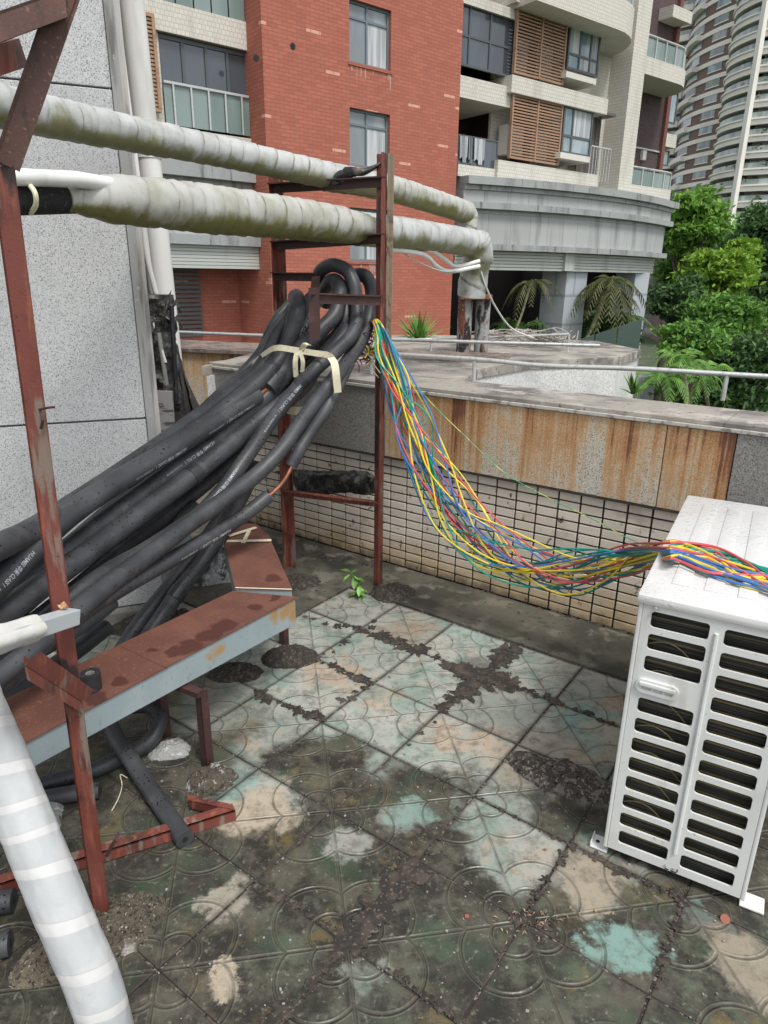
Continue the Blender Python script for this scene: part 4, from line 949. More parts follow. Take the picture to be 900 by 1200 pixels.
# ================================================================= COLOURED WIRES
wc = {'red': (.62, .085, .1), 'yellow': (.78, .6, .03), 'green': (.0, .27, .21), 'blue': (.055, .17, .44)}
WM = {k: simple(k + '_wire_insulation', c, [(25, .5, .7, tuple(.6 * x + .08 for x in c))], rough=.45) for k, c in wc.items()}
PATH = [(440, 377, 4, 3.32), (446, 392, 9, 3.24), (453, 415, 14, 3.2), (470, 455, 21, 3.15), (486, 500, 27, 3.1), (507, 553, 31, 3.03), (535, 603, 34, 2.97), (573, 640, 33, 2.88), (618, 662, 31, 2.78), (665, 670, 31, 2.68), (708, 665, 26, 2.56), (742, 656, 21, 2.42), (778, 646, 11, 2.24), (800, 647, 12, 2.14), (835, 657, 17, 2.0), (870, 670, 16, 1.86), (905, 682, 13, 1.76), (960, 705, 12, 1.6)]
rw = random.Random(21)
order = ['yellow', 'green', 'red', 'blue', 'yellow', 'green', 'red', 'blue', 'green', 'yellow'] * 3
ZAC = .852
for k, cn in enumerate(order):
    a1, a2 = rw.uniform(0, 6.28), rw.uniform(0, 6.28); f1, f2 = rw.uniform(.25, .75), rw.uniform(.8, 1.6)
    b1, b2 = rw.uniform(0, 6.28), rw.uniform(.3, .8); base_o = rw.uniform(-.75, .75)
    pts = []
    for i, (x, y, h_, Y_) in enumerate(PATH):
        j0, j1 = PATH[max(0, i - 1)], PATH[min(len(PATH) - 1, i + 1)]
        tx, ty = j1[0] - j0[0], j1[1] - j0[1]; L_ = math.hypot(tx, ty)
        nx, ny = -ty / L_, tx / L_
        o_ = max(-1, min(1, base_o * (.35 + .65 * math.cos(b1 + i * .3)) + .6 * math.sin(a1 + i * f1) + .34 * math.sin(a2 + i * f2)))
        if 3 < i < 12 and k % 11 == 3: o_ = 1.0 * math.sin(a1 + i)
        yy = Y_ + .04 * math.cos(a1 * 2 + i * b2)
        p = D(x + nx * h_ * o_ * .84 + rw.gauss(0, 2.1 if 2 < i < 12 else .6), y + ny * h_ * o_ * .84 + rw.gauss(0, 2.1 if 2 < i < 12 else .6), yy)
        if i >= 12:
            q = G(x + nx * h_ * o_ * .95, y + ny * h_ * o_ * .95, ZAC + .004 + .012 * ((k * 7) % 5) / 4)
            p = q
        pts.append(p)
    pts = [D(436 + rw.uniform(-3, 3), 379 + rw.uniform(-3, 3), 3.42)] + pts
    o = MB().tube(spline(pts, 7), .0039, 6, cap=False).build('electrical_wire', WM[cn], smooth=True)
    tag(o, f'thin {cn} wire in the loose coloured bundle sagging from rear post to air conditioner', 'wire', f'{cn} wires of the loose bundle')
lw_ = thing('electrical_wire', 'single thin yellow green earth wire sagging apart from the coloured bundle', 'wire', D(500, 460, 3.1))
MB().tube(spline([D(488, 452, 3.12), D(510, 477, 3.1), D(548, 514, 3.05), D(590, 553, 2.95), D(640, 582, 2.8), D(690, 606, 2.6), D(735, 630, 2.4), D(770, 645, 2.25)], 8), .0019, 6).build('insulation', simple('yellow_green_insulation', (.5, .55, .14), [(9, .48, .52, (.05, .35, .18))], rough=.4), lw_, smooth=True)
# snipped ends left of the post
rg = random.Random(4); hm = {c: MB() for c in ('dark', 'red', 'yellow', 'ivory')}
for k in range(34):
    c_ = D(rg.uniform(423, 441), rg.uniform(392, 420), 3.38 + rg.uniform(-.05, .05)); pts = [c_]
    for _ in range(3): pts.append(pts[-1] + Vector((rg.uniform(-.04, .04), rg.uniform(-.02, .02), rg.uniform(-.045, .02))))
    hm[('dark', 'red', 'yellow', 'ivory')[k % 4 if k % 3 else 0]].tube(spline(pts, 3), .003, 5)
snr = thing('wire_offcuts', 'small tangle of stripped dark and coloured wire ends left of the rear post', 'wire ends', D(432, 408, 3.4))
for c_, m in hm.items():
    m.build('wire_tangle', {'dark': M['rustdark'], 'red': WM['red'], 'yellow': WM['yellow'], 'ivory': M['ivory']}[c_], snr, smooth=True)

# ================================================================= AIR CONDITIONER
M['acwhite'] = simple('white_powder_coat', (.66, .67, .65), [((14, 14, 2.5), .54, .75, (.5, .49, .45)), (5, .5, .75, (.57, .57, .545)), (70, .66, .72, (.42, .4, .35))], rough=.3, bump=(500, .06, .0006))
t = NT('wet_white_lid'); v = t.coord(); dv = t.voro(v, 70); dv2 = t.voro(v, 33)
dr_ = t.math('MAXIMUM', t.ramp(dv, .2, .34, 1, 0), t.ramp(dv2, .2, .32, 1, 0))
dr_ = t.math('MULTIPLY', dr_, t.ramp(t.noise(v, 5, 4), .4, .52))
t.col(t.mix(t.ramp(t.noise(v, 7, 6, .7), .5, .75, 0, .5), (.62, .62, .605), (.46, .46, .43)))
t.rough(t.ramp(dr_, 0, 1, .3, .1)); t.bump(dr_, .3, .0025); M['aclid'] = t.m
AC0 = Vector((.653, 1.573, 0)); aw = Vector((math.cos(rad(29.5)), -math.sin(rad(29.5)), 0)); ad = Vector((-aw.y, aw.x, 0))
Wd, Ln, Zt, Zb = .372, .965, .832, .03
AM = Matrix.Translation(AC0) @ Matrix(((aw.x, ad.x, 0, 0), (aw.y, ad.y, 0, 0), (0, 0, 1, 0), (0, 0, 0, 1)))
ac = thing('air_conditioner', 'white outdoor air conditioner unit with slotted side grille and wet ribbed lid', 'air conditioner', AC0)
def rrect(x0, x1, z0, z1, r=.008, n=4):
    P = []
    for cx, cz, a0 in ((x1 - r, z1 - r, 0), (x0 + r, z1 - r, 90), (x0 + r, z0 + r, 180), (x1 - r, z0 + r, 270)):
        for k in range(n + 1):
            a = rad(a0 + 90 * k / n); P.append((cx + r * math.cos(a), cz + r * math.sin(a)))
    return P
def holed(outer, holes, th, M4, name, mat, parent):
    bm = bmesh.new(); edges = []
    for L in [outer] + holes:
        vs = [bm.verts.new((x, 0, z)) for x, z in L]
        edges += [bm.edges.new((vs[i], vs[(i + 1) % len(vs)])) for i in range(len(vs))]
    bmesh.ops.triangle_fill(bm, edges=edges, use_beauty=True)
    bmesh.ops.recalc_face_normals(bm, faces=bm.faces)
    ex = bmesh.ops.extrude_face_region(bm, geom=list(bm.faces))
    bmesh.ops.translate(bm, vec=(0, th, 0), verts=[g for g in ex['geom'] if isinstance(g, bmesh.types.BMVert)])
    bmesh.ops.recalc_face_normals(bm, faces=bm.faces)
    bm.transform(M4); me = bpy.data.meshes.new(name); bm.to_mesh(me); bm.free(); me.materials.append(mat)
    return link(name, me, parent)
holes = []
for k in range(12):
    zt_ = .806 - .0634 * k
    if k != 3: holes.append(rrect(.034 + (.004 if k == 11 else 0), .170, zt_ - .0455, zt_, .009))
    holes.append(rrect(.204, .338, zt_ - .052 + .003, zt_ - .0035, .009))
holed(rrect(0.012, Wd - .012, Zb + .004, Zt - .002, .002), holes, .006, AM, 'side_grille', M['acwhite'], ac)
MB().box(0, .0115, -.001, .03, Zb, Zt, AM).build('corner_trim', M['acwhite'], ac, bevel=.004)
MB().box(Wd - .0115, Wd, -.001, .04, Zb, Zt, AM).build('corner_trim', M['acwhite'], ac, bevel=.004)
MB().box(Wd - .02, Wd + .001, .042, Ln, Zb, Zt, AM).build('front_panel', M['acwhite'], ac, bevel=.004)
MB().box(0, .015, .031, Ln, Zb + .02, Zt, AM).build('rear_panel', M['acwhite'], ac)
MB().box(.0, Wd, Ln - .01, Ln, Zb, Zt, AM).build('end_panel', M['acwhite'], ac)
MB().box(.0, Wd, .008, Ln - .012, Zb - .004, Zb + .006, AM).build('base_pan', M['acwhite'], ac, bevel=.003)
MB().tube([AM @ Vector((.187, -.0005, .785)), AM @ Vector((.187, -.0005, .10))], .006, 8).build('pressed_rib', M['acwhite'], ac, smooth=True)
# coil behind the grille
M['fin'] = simple('dark_coil_fins', (.02, .02, .018), [((3, 3, 260), .5, .56, (.055, .055, .05), 1)], rough=.5, metal=.3)
M['brass'] = simple('dull_brass_tube', (.16, .135, .07), rough=.45, metal=.5)
MB().box(.02, Wd - .03, .03, .06, Zb + .007, Zt - .01, AM).build('coil', M['fin'], ac)
for k in range(24):
    z_ = Zb + .05 + k * .0317
    MB().box(.02, Wd - .03, .026, .032, z_, z_ + .003, AM).build('coil_tube', M['brass'], ac)
for k in range(7):
    pts = [AM @ Vector((.03 + .14 * i / 8, .022, .70 - k * .085 + .03 * math.sin(i * .45) - .004 * i)) for i in range(9)]
    MB().tube(pts, .0018, 6).build('wire_guard', M['brass'], ac, smooth=True)
# handle recess cover
holed(rrect(.022, .128, .573, .612, .018), [rrect(.038, .062, .583, .595, .003), rrect(.066, .090, .583, .595, .003), rrect(.094, .114, .583, .595, .003)], .010, AM @ Matrix.Translation((0, -.009, 0)), 'handle', M['acwhite'], ac)
MB().box(.03, .12, -.014, -.008, .594, .606, AM).build('handle_lip', M['acwhite'], ac, bevel=.003)
MB().box(.03, .12, -.003, -.0005, .578, .6, AM).build('handle_recess', simple('shaded_plastic', (.55, .55, .53), rough=.4), ac)
for x_, z_ in ((.042, .818), (.17, .045), (.19, .045)): 
    MB().tube([AM @ Vector((x_, -.012 if z_ > .8 else -.002, z_)), AM @ Vector((x_, .001, z_))], .0045, 10).build('screw', M['steelgal'], ac, smooth=True)
for x0, x1, z0, z1 in ((.168, .171, .04, .05), (.2, .203, .04, .05), (.17, .18, .036, .039), (.185, .20, .036, .039)):
    MB().box(x0, x1, -.0012, .001, z0, z1, AM).build('drain_slit', M['black'], ac)
# lid
lid = MB().box(-.006, Wd + .006, -.008, Ln + .006, Zt - .010, ZAC - .004, AM).build('lid', M['aclid'], ac, bevel=.010, smooth=True)
for k in range(4):
    x0 = .06 + k * .078
    MB().box(x0, x0 + .045, .10, Ln - .09, ZAC - .006, ZAC - .0005, AM).build('lid_rib', M['aclid'], ac, bevel=.0028, smooth=True)
# mounting feet
for yy in (-.0, .66):
    f_ = MB(); f_.box(-.038, .012, yy + .005, yy + .06, .004, .010, AM); f_.box(-.038, -.034, yy + .005, yy + .06, .010, .02, AM); f_.build('foot', M['acwhite'], ac, bevel=.002)
    MB().tube([AM @ Vector((-.02, yy + .032, .0102)), AM @ Vector((-.02, yy + .032, .0112))], .006, 12).build('bolt_hole', M['black'], ac)
    MB().box(Wd - .01, Wd + .05, yy + .005, yy + .06, .004, .010, AM).build('foot', M['acwhite'], ac, bevel=.002)
# fan grille on the face turned to the right
fc = AM @ Vector((Wd + .004, .52, .42)); fx, fz = ad, UPV
for k in range(9):
    r_ = .05 + .035 * k
    MB().tube([fc + (fx * math.cos(2 * math.pi * i / 40) + fz * math.sin(2 * math.pi * i / 40)) * r_ + aw * .008 for i in range(41)], .003, 6, cap=False).build('fan_guard_ring', M['acwhite'], ac, smooth=True)
MB().tube([fc - aw * .003, fc + aw * .0], .335, 40).build('fan_opening', M['black'], ac)

# ================================================================= FRONT WRAPPED PIPE
fw = thing('wrapped_pipe', 'clean white wrapped pipe leaning in the front left corner, taped in a spiral', 'pipe', D(124, 1200, 1.02))
wrapped([D(-130, 575, 1.42), D(-62, 740, 1.30), D(-34, 812, 1.25), D(4, 900, 1.2), D(41, 990, 1.14), D(78, 1080, 1.08), D(108, 1150, 1.04), D(122, 1196, 1.02), D(128, 1240, 1.02)], .054, .088, 'tape_wrap', M['wrapwhite'], fw, n=64, lump=.035, depth=.0012, step=10)

# ================================================================= SMALL THINGS
tr = thing('tape_roll', 'small black roll of tape standing on the rusty duct top', 'tape roll', G(108, 806, TZ + .003))
c_ = G(108, 806, TZ + .003); Rr, ri, hh_ = .029, .013, .052
m = MB(); n_ = 32
for (r_, z_) in ((Rr, 0), (Rr, hh_), (ri, hh_), (ri, hh_ - .004), (ri, 0)):
    for k in range(n_): m.v.append((c_.x + r_ * math.cos(6.2832 * k / n_), c_.y + r_ * math.sin(6.2832 * k / n_), c_.z + z_))
for a_ in range(4):
    for k in range(n_): m.f.append((a_ * n_ + k, a_ * n_ + (k + 1) % n_, (a_ + 1) * n_ + (k + 1) % n_, (a_ + 1) * n_ + k))
m.build('tape', M['tapeblk'], tr, smooth=True)
m = MB(); 
for (r_, z_) in ((ri, .001), (ri, hh_ - .001), (ri - .0022, hh_ - .001), (ri - .0022, .001)):
    for k in range(n_): m.v.append((c_.x + r_ * math.cos(6.2832 * k / n_), c_.y + r_ * math.sin(6.2832 * k / n_), c_.z + z_))
for a_ in range(3):
    for k in range(n_): m.f.append((a_ * n_ + k, a_ * n_ + (k + 1) % n_, (a_ + 1) * n_ + (k + 1) % n_, (a_ + 1) * n_ + k))
m.build('core', simple('grey_cardboard', (.24, .22, .2), rough=.9), tr, smooth=True)
# black plastic lying on the lower crossbar
def on_wall(px, py, off):
    d = ray(px, py); k = ((WA - EYE).dot(WN) + off) / d.dot(WN); return EYE + d * k
topL = [(318, 553), (340, 552), (352, 550), (372, 552), (392, 552), (412, 551), (430, 552), (438, 558), (447, 570)]
botL = [(330, 556), (344, 565), (352, 583), (368, 582), (392, 578), (408, 577), (428, 580), (437, 578), (447, 575)]
m = MB(); n_ = 6; cols_ = []
for k in range((len(topL) - 1) * 5 + 1):
    i, f = divmod(k, 5); f /= 5
    if i >= len(topL) - 1: i, f = len(topL) - 2, 1
    a_ = (topL[i][0] + (topL[i + 1][0] - topL[i][0]) * f, topL[i][1] + (topL[i + 1][1] - topL[i][1]) * f)
    b_ = (botL[i][0] + (botL[i + 1][0] - botL[i][0]) * f, botL[i][1] + (botL[i + 1][1] - botL[i][1]) * f)
    for j in range(n_ + 1):
        g_ = j / n_
        m.v.append(tuple(on_wall(a_[0] + (b_[0] - a_[0]) * g_, a_[1] + (b_[1] - a_[1]) * g_ + (1.6 * noise.noise(Vector((k * .9, 0, 0))) if j in (0, n_) else 0), .10 + .02 * math.sin(g_ * 3.1) + .02 * noise.noise(Vector((k * .35, g_ * 3, 0))))))
cN = (len(topL) - 1) * 5 + 1
m.f = [(k * (n_ + 1) + j, k * (n_ + 1) + j + 1, (k + 1) * (n_ + 1) + j + 1, (k + 1) * (n_ + 1) + j) for k in range(cN - 1) for j in range(n_)]
o = m.build('black_plastic_sheet', M['plasticblk'], smooth=True); sm = o.modifiers.new('thickness', 'SOLIDIFY'); sm.thickness = .004
tag(o, 'crumpled torn black plastic lying along the lower crossbar before the tiled wall', 'plastic sheet')
# sapling
spb = G(424, 700); sap = thing('sapling', 'small green sapling with bright leaves sprouting at the corner of the tiles', 'plant', spb)
leafm = simple('bright_young_leaf', (.10, .26, .035), [(30, .45, .65, (.16, .36, .05))], rough=.45, rnd=.35)
stp_ = [spb, D(421, 690, spb.y), D(415, 678, spb.y - .01), D(411, 670, spb.y - .01)]
MB().tube(spline(stp_, 5), .003, 6).build('stem', leafm, sap, smooth=True)
lm = MB(); 
lm.v = [(0, 0, 0), (.012, .018, .002), (.014, .04, .002), (0, .068, -.008), (-.014, .04, .002), (-.012, .018, .002), (0, .02, -.003), (0, .045, -.004)]
lm.f = [(0, 1, 6), (1, 2, 7, 6), (2, 3, 7), (0, 6, 5), (5, 6, 7, 4), (4, 7, 3)]
lo = lm.build('tmp', leafm, smooth=True); lme = lo.data; bpy.data.objects.remove(lo); lme.name = 'leaf'
rg = random.Random(8); sp_ = spline(stp_, 5)
def leaf_obj(me, p, az, tilt, s, parent, nm='leaf'):
    o = link(nm, me, parent); o.matrix_parent_inverse = root_mat(parent).inverted()
    o.matrix_basis = Matrix.Translation(p) @ Matrix.Rotation(az, 4, 'Z') @ Matrix.Rotation(tilt, 4, 'X') @ Matrix.Diagonal((s, s, s, 1)); return o
for k in range(19):
    p = sp_[min(len(sp_) - 1, int(k / 19 * len(sp_)))]
    leaf_obj(lme, p + Vector((rg.uniform(-.01, .015), 0, 0)), rg.uniform(0, 6.28), rg.uniform(-.9, .5), rg.uniform(.55, 1.05), sap)
# crumpled grey foil and rubble behind the bend of the duct
mound('rubble_heap', 'pale crumpled rubble heap behind the bend of the duct', G(250, 672), .26, .20, .11, simple('crumpled_grey_rubble', (.32, .33, .335), [(14, .48, .6, (.08, .08, .08)), (40, .55, .65, (.5, .5, .5))], rough=.8, bump=(30, 1, .02)), .3, cat='rubble', seed=44, n=70, rough=.7)
mound('rubble_heap', 'dark debris and soil at the foot of the granite wall below the dropping pipes', G(200, 735), .34, .14, .06, M['soil'], .1, cat='rubble', seed=47, n=60, rough=.5)
# upright grey panel between the pipes and the granite wall
pg = Vector((-1.0, 3.2, 0))
tag(MB().hexa([D(196, 660, 3.1), D(224, 640, 3.12), D(224, 640, 3.14), D(196, 660, 3.12)], [D(192, 600, 3.1), D(216, 565, 3.12), D(216, 565, 3.14), D(192, 600, 3.12)]).build('grey_panel', M['galv']), 'flat grey metal panel leaning behind the black pipes beside the granite wall', 'panel')
tag(MB().tube(spline([G(131, 950, .004), G(139, 935, .006), G(143, 920, .004), G(141, 908, .01), G(150, 912, .003)], 6), .0016, 6).build('wire_scrap', M['ivory'], smooth=True), 'short bent pale wire scrap lying on the floor under the duct', 'wire scrap')
cap_ = simple('faded_red_plastic', (.28, .10, .06), rough=.5)
tag(MB().tube([G(850, 1077, .002), G(850, 1077, .008)], .012, 16).build('bottle_cap', cap_, smooth=True), 'small round reddish bottle cap on the tiles below the air conditioner', 'bottle cap')
tag(MB().box(-.006, .006, -.005, .005, 0, .007, Matrix.Translation(G(547, 1075, .001))).build('brick_chip', cap_, bevel=.002), 'tiny reddish brick chip on the dark tile left of the grit patch', 'chip')
rg = random.Random(14); ch = MB()
for k in range(150):
    px, py = rg.uniform(150, 880), rg.uniform(720, 1195)
    g = G(px, py, .001); s_ = rg.uniform(.0012, .0038)
    ch.box(-s_, s_, -s_ * .7, s_ * .7, 0, s_, Matrix.Translation(g) @ Matrix.Rotation(rg.uniform(0, 3), 4, 'Z'))
tag(ch.build('grit', M['mortarpale']), 'scattered pale grit and crumbs of mortar lying on the floor tiles', 'grit', kind='stuff')
rg = random.Random(15); ch = MB()
for k in range(90):
    px, py = rg.gauss(625, 30), rg.gauss(1082, 12)
    if k % 3 == 0: px, py = rg.uniform(430, 720), rg.uniform(760, 1000)
    g = G(px, py, .004); an = rg.uniform(0, 6.28); L_ = rg.uniform(.003, .009); w_ = L_ * .35
    M4 = Matrix.Translation(g) @ Matrix.Rotation(an, 4, 'Z') @ Matrix.Rotation(rg.uniform(-.6, .6), 4, 'X')
    ch.add([M4 @ Vector(q) for q in ((-L_, 0, 0), (0, w_, .003), (L_, 0, 0), (0, -w_, .003), (0, 0, .0045))], [(0, 1, 4), (1, 2, 4), (2, 3, 4), (3, 0, 4), (0, 3, 2, 1)])
tag(ch.build('dry_leaf_litter', simple('dead_leaf_flakes', (.2, .13, .08), [(40, .5, .6, (.36, .28, .18))], rough=.8)), 'dry leaf flakes and bits gathered on the tile crossings near the gritty patch', 'leaf litter', kind='stuff')
# ================================================================= FAR GROUND
GZ = -8.0
MB().prism([(-900, -900), (900, -900), (900, 900), (-900, 900)], GZ - 1, GZ).build('ground', simple('planted_ground', (.05, .07, .03), [(.4, .45, .6, (.09, .1, .06)), (3, .5, .65, (.03, .05, .02))], rough=.95), kind='structure')
# ================================================================= BUILDINGS
class Fr:
    def __init__(s, org, b):
        s.o = org.copy(); s.b = rad(b); s.x = Vector((math.sin(s.b), math.cos(s.b), 0)); s.y = Vector((-math.cos(s.b), math.sin(s.b), 0)); s.rot = math.pi / 2 - s.b
    def L(s, px, py, y=0):
        d = ray(px, py); k = ((s.o + s.y * y) - EYE).dot(s.y) / d.dot(s.y); p = EYE + d * k - s.o
        return p.dot(s.x), p.z
def bmat(name, a, b, mortar, w_, h_, lightc=None, lf=.02, rough=.85, ms=.06, stain=None):
    """small masonry units in a bond, too far away to pick apart"""
    t = NT(name); o = t.n('TexCoord').outputs['Object']; sp = t.n('SeparateXYZ'); t.l(o, sp.inputs[0])
    X, Z = t.math('ADD', sp.outputs[0], sp.outputs[1]), sp.outputs[2]
    row = t.math('FLOOR', t.math('DIVIDE', Z, h_)); xs = t.math('ADD', t.math('DIVIDE', X, w_), t.math('MULTIPLY', row, .5))
    cell = t.math('FLOOR', xs); cb = t.n('CombineXYZ'); t.l(cell, cb.inputs[0]); t.l(row, cb.inputs[1])
    wn = t.n('TexWhiteNoise', noise_dimensions='2D'); t.l(cb.outputs[0], wn.inputs['Vector'])
    c = t.mix(wn.outputs['Value'], a, b)
    if lightc: 
        row2 = t.math('FLOOR', t.math('DIVIDE', Z, h_)); x2 = t.math('FLOOR', t.math('ADD', t.math('DIVIDE', X, w_ * 1.6), t.math('MULTIPLY', row2, .37)))
        cb2 = t.n('CombineXYZ'); t.l(x2, cb2.inputs[0]); t.l(row2, cb2.inputs[1]); w2 = t.n('TexWhiteNoise', noise_dimensions='2D'); t.l(cb2.outputs[0], w2.inputs['Vector'])
        c = t.mix(t.math('GREATER_THAN', w2.outputs['Value'], 1 - lf), c, lightc)
    fx = t.math('FRACT', xs); fz = t.math('FRACT', t.math('DIVIDE', Z, h_))
    jt = t.math('MAXIMUM', t.math('LESS_THAN', fx, ms * h_ / w_ * 1.6), t.math('LESS_THAN', fz, ms * 1.8))
    c = t.mix(jt, c, mortar)
    if stain: c = t.mix(t.math('MULTIPLY', t.ramp(t.noise(o, stain[0], 5), .5, .72), stain[2]), c, stain[1])
    t.col(c); t.rough(rough); t.b.inputs['Specular IOR Level'].default_value = .25
    return t.m
M['brick'] = bmat('red_facing_brick', (.35, .118, .08), (.42, .145, .098), (.24, .09, .068), .26, .085, (.62, .33, .25), .022, ms=.09, stain=((.5, .5, .15), (.3, .08, .06), .4))
M['mosaic'] = bmat('cream_mosaic_cladding', (.56, .535, .475), (.62, .595, .53), (.44, .42, .37), .1, .1, stain=((1.5, 1.5, .3), (.34, .32, .27), .5), ms=.1)
M['purple'] = bmat('dark_purple_brick', (.085, .06, .062), (.105, .075, .075), (.06, .045, .047), .2, .07, stain=((.5, .5, .3), (.06, .05, .05), .3), ms=.1)
M['grconc'] = simple('grey_stone_band', (.30, .315, .31), [((1.3, 1.3, .35), .45, .68, (.2, .21, .205)), ((7, 7, .7), .56, .7, (.13, .135, .13)), (20, .58, .7, (.37, .38, .37))], rough=.8, coord='obj')
M['grconc2'] = bmat('grey_stone_frieze', (.39, .40, .395), (.34, .35, .345), (.26, .28, .28), .62, 1.15, stain=((2.4, 2.4, .35), (.2, .21, .21), .8), ms=.012)
M['pier'] = bmat('pale_grey_pier_stone', (.42, .45, .475), (.39, .42, .45), (.27, .29, .31), 3, .98, ms=.05, stain=((1, 1, .3), (.3, .32, .34), .4))
M['shut'] = simple('grey_green_metal_slats', (.42, .44, .41), [((2, 2, .4), .5, .7, (.31, .32, .3))], rough=.5, coord='obj')
M['louv'] = simple('brown_louvre_slat', (.34, .205, .13), [((1, 1, 6), .5, .7, (.25, .15, .1))], rough=.6)
M['frame'] = simple('dark_grey_window_frame', (.075, .085, .09), rough=.5)
M['white'] = simple('off_white_render', (.6, .58, .53), [(.8, .5, .7, (.46, .44, .4))], rough=.8, coord='obj')
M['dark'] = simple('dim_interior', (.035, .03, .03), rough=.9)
def glass(name, c, r=.06, var=None):
    t = NT(name); v = t.coord(); cc = c
    if var: cc = t.mix(t.ramp(t.noise(v, (.9, .9, .25), 3), .42, .6), c, var)
    if isinstance(cc, tuple): t.b.inputs['Base Color'].default_value = (*cc, 1)
    else: t.col(cc)
    t.rough(r); t.b.inputs['Specular IOR Level'].default_value = .7; return t.m
M['gl'] = glass('pale_window_glass', (.17, .2, .215), .08, (.28, .31, .32))
M['gldark'] = glass('dark_window_glass', (.045, .055, .065), .08, (.07, .085, .1))
M['glgreen'] = glass('frosted_green_glass', (.13, .185, .17), .25, (.2, .26, .245))
M['glblue'] = glass('blue_grey_glass', (.13, .2, .23), .1, (.3, .36, .38))
M['curtain'] = simple('white_curtain', (.5, .52, .53), [((9, 9, .3), .4, .6, (.3, .32, .34))], rough=.9)
def lb(m, x0, x1, y0, y1, z0, z1): m.box(min(x0, x1), max(x0, x1), min(y0, y1), max(y0, y1), min(z0, z1), max(z0, z1)); return m
def win(fr, root, p0, p1, y, cs=(.5,), rs=(), gmat='gl', th=.05, mul=None, low=None, name='window', fm='frame'):
    x0, z1 = fr.L(*p0, y); x1, z0 = fr.L(*p1, y); m = MB()
    lb(m, x0, x0 + th, y - .04, y + .03, z0, z1); lb(m, x1 - th, x1, y - .04, y + .03, z0, z1)
    lb(m, x0 + th, x1 - th, y - .037, y + .03, z0, z0 + th); lb(m, x0 + th, x1 - th, y - .037, y + .03, z1 - th, z1)
    for c_ in cs: xx = x0 + (x1 - x0) * c_; lb(m, xx - th * .5, xx + th * .5, y - .03, y + .03, z0 + th, z1 - th)
    for r_ in rs: zz = z1 - (z1 - z0) * r_; lb(m, x0 + th, x1 - th, y - .025, y + .03, zz - th * .5, zz + th * .5)
    w_ = m.build(name, M[fm], root, inv=False)
    xs = [x0] + [x0 + (x1 - x0) * c_ for c_ in cs] + [x1]; zz = [z1] + [z1 - (z1 - z0) * r_ for r_ in rs] + [z0]
    for i in range(len(xs) - 1):
        for j in range(len(zz) - 1):
            g_ = gmat if not (low and j == len(zz) - 2) else low
            if isinstance(g_, (list, tuple)): g_ = g_[(i + j) % len(g_)]
            lb(MB(), xs[i] + .02, xs[i + 1] - .02, y + .0, y + .012, zz[j + 1] + .02, zz[j] - .02).build('pane', M[g_], w_, inv=False)
    return (x0, x1, z0, z1)
def hwall(outer, holes_, y, th, name, mat, root): return holed(outer, holes_, th, Matrix.Translation((0, y, 0)), name, mat, root)
_h = holed
def holed(outer, holes, th, M4, name, mat, parent):
    o = _h(outer, holes, th, M4, name, mat, parent); o.matrix_parent_inverse = Matrix(); return o
rect = lambda a, b, c, d: [(a, c), (b, c), (b, d), (a, d)]
# ---------- brick wing
F1 = Fr(D(420, 322, 20.0), 50.6)
bk = thing('apartment_building', 'red brick apartment wing with a single column of grey framed windows', 'building', (F1.o.x, F1.o.y, 0), rotz=F1.rot)
F1.o.z = 0
xl, xr = F1.L(318, 322)[0], F1.L(530, 322)[0]
Ws = [((405, 0), (456, 84), 1), ((408, 125), (457, 200), 1), ((412, 243), (455, 305), 1), ((414, 348), (455, 392), 1)]
holes_ = []; 
zp = [F1.L(430, y_)[1] for y_ in (3, 128, 245, 355)]
for (p0, p1, _) in Ws:
    x0, z1 = F1.L(*p0); x1, z0 = F1.L(*p1); holes_.append((x0, x1, z0, z1))
x0w = sum(h_[0] for h_ in holes_) / 4; x1w = sum(h_[1] for h_ in holes_) / 4
zt1, zt2 = holes_[1][3], holes_[2][3]; fl = zt1 - zt2; wh = holes_[1][3] - holes_[1][2]
H4 = [(x0w, x1w, zt1 + fl * k - wh, zt1 + fl * k) for k in (2, 1, 0, -1, -2)]
print('floor height', fl, 'win', x1w - x0w, wh)
hwall(rect(xl, xr, GZ, 16), [rect(a, b, c_, d) for a, b, c_, d in H4], 0, .3, 'brick_wall', M['brick'], bk)
lb(MB(), xl, xl + .3, .302, 3, GZ, 16).build('side_wall', M['brick'], bk, inv=False)
lb(MB(), xr - .3, xr, .302, 6, GZ, 16).build('side_wall', M['brick'], bk, inv=False)
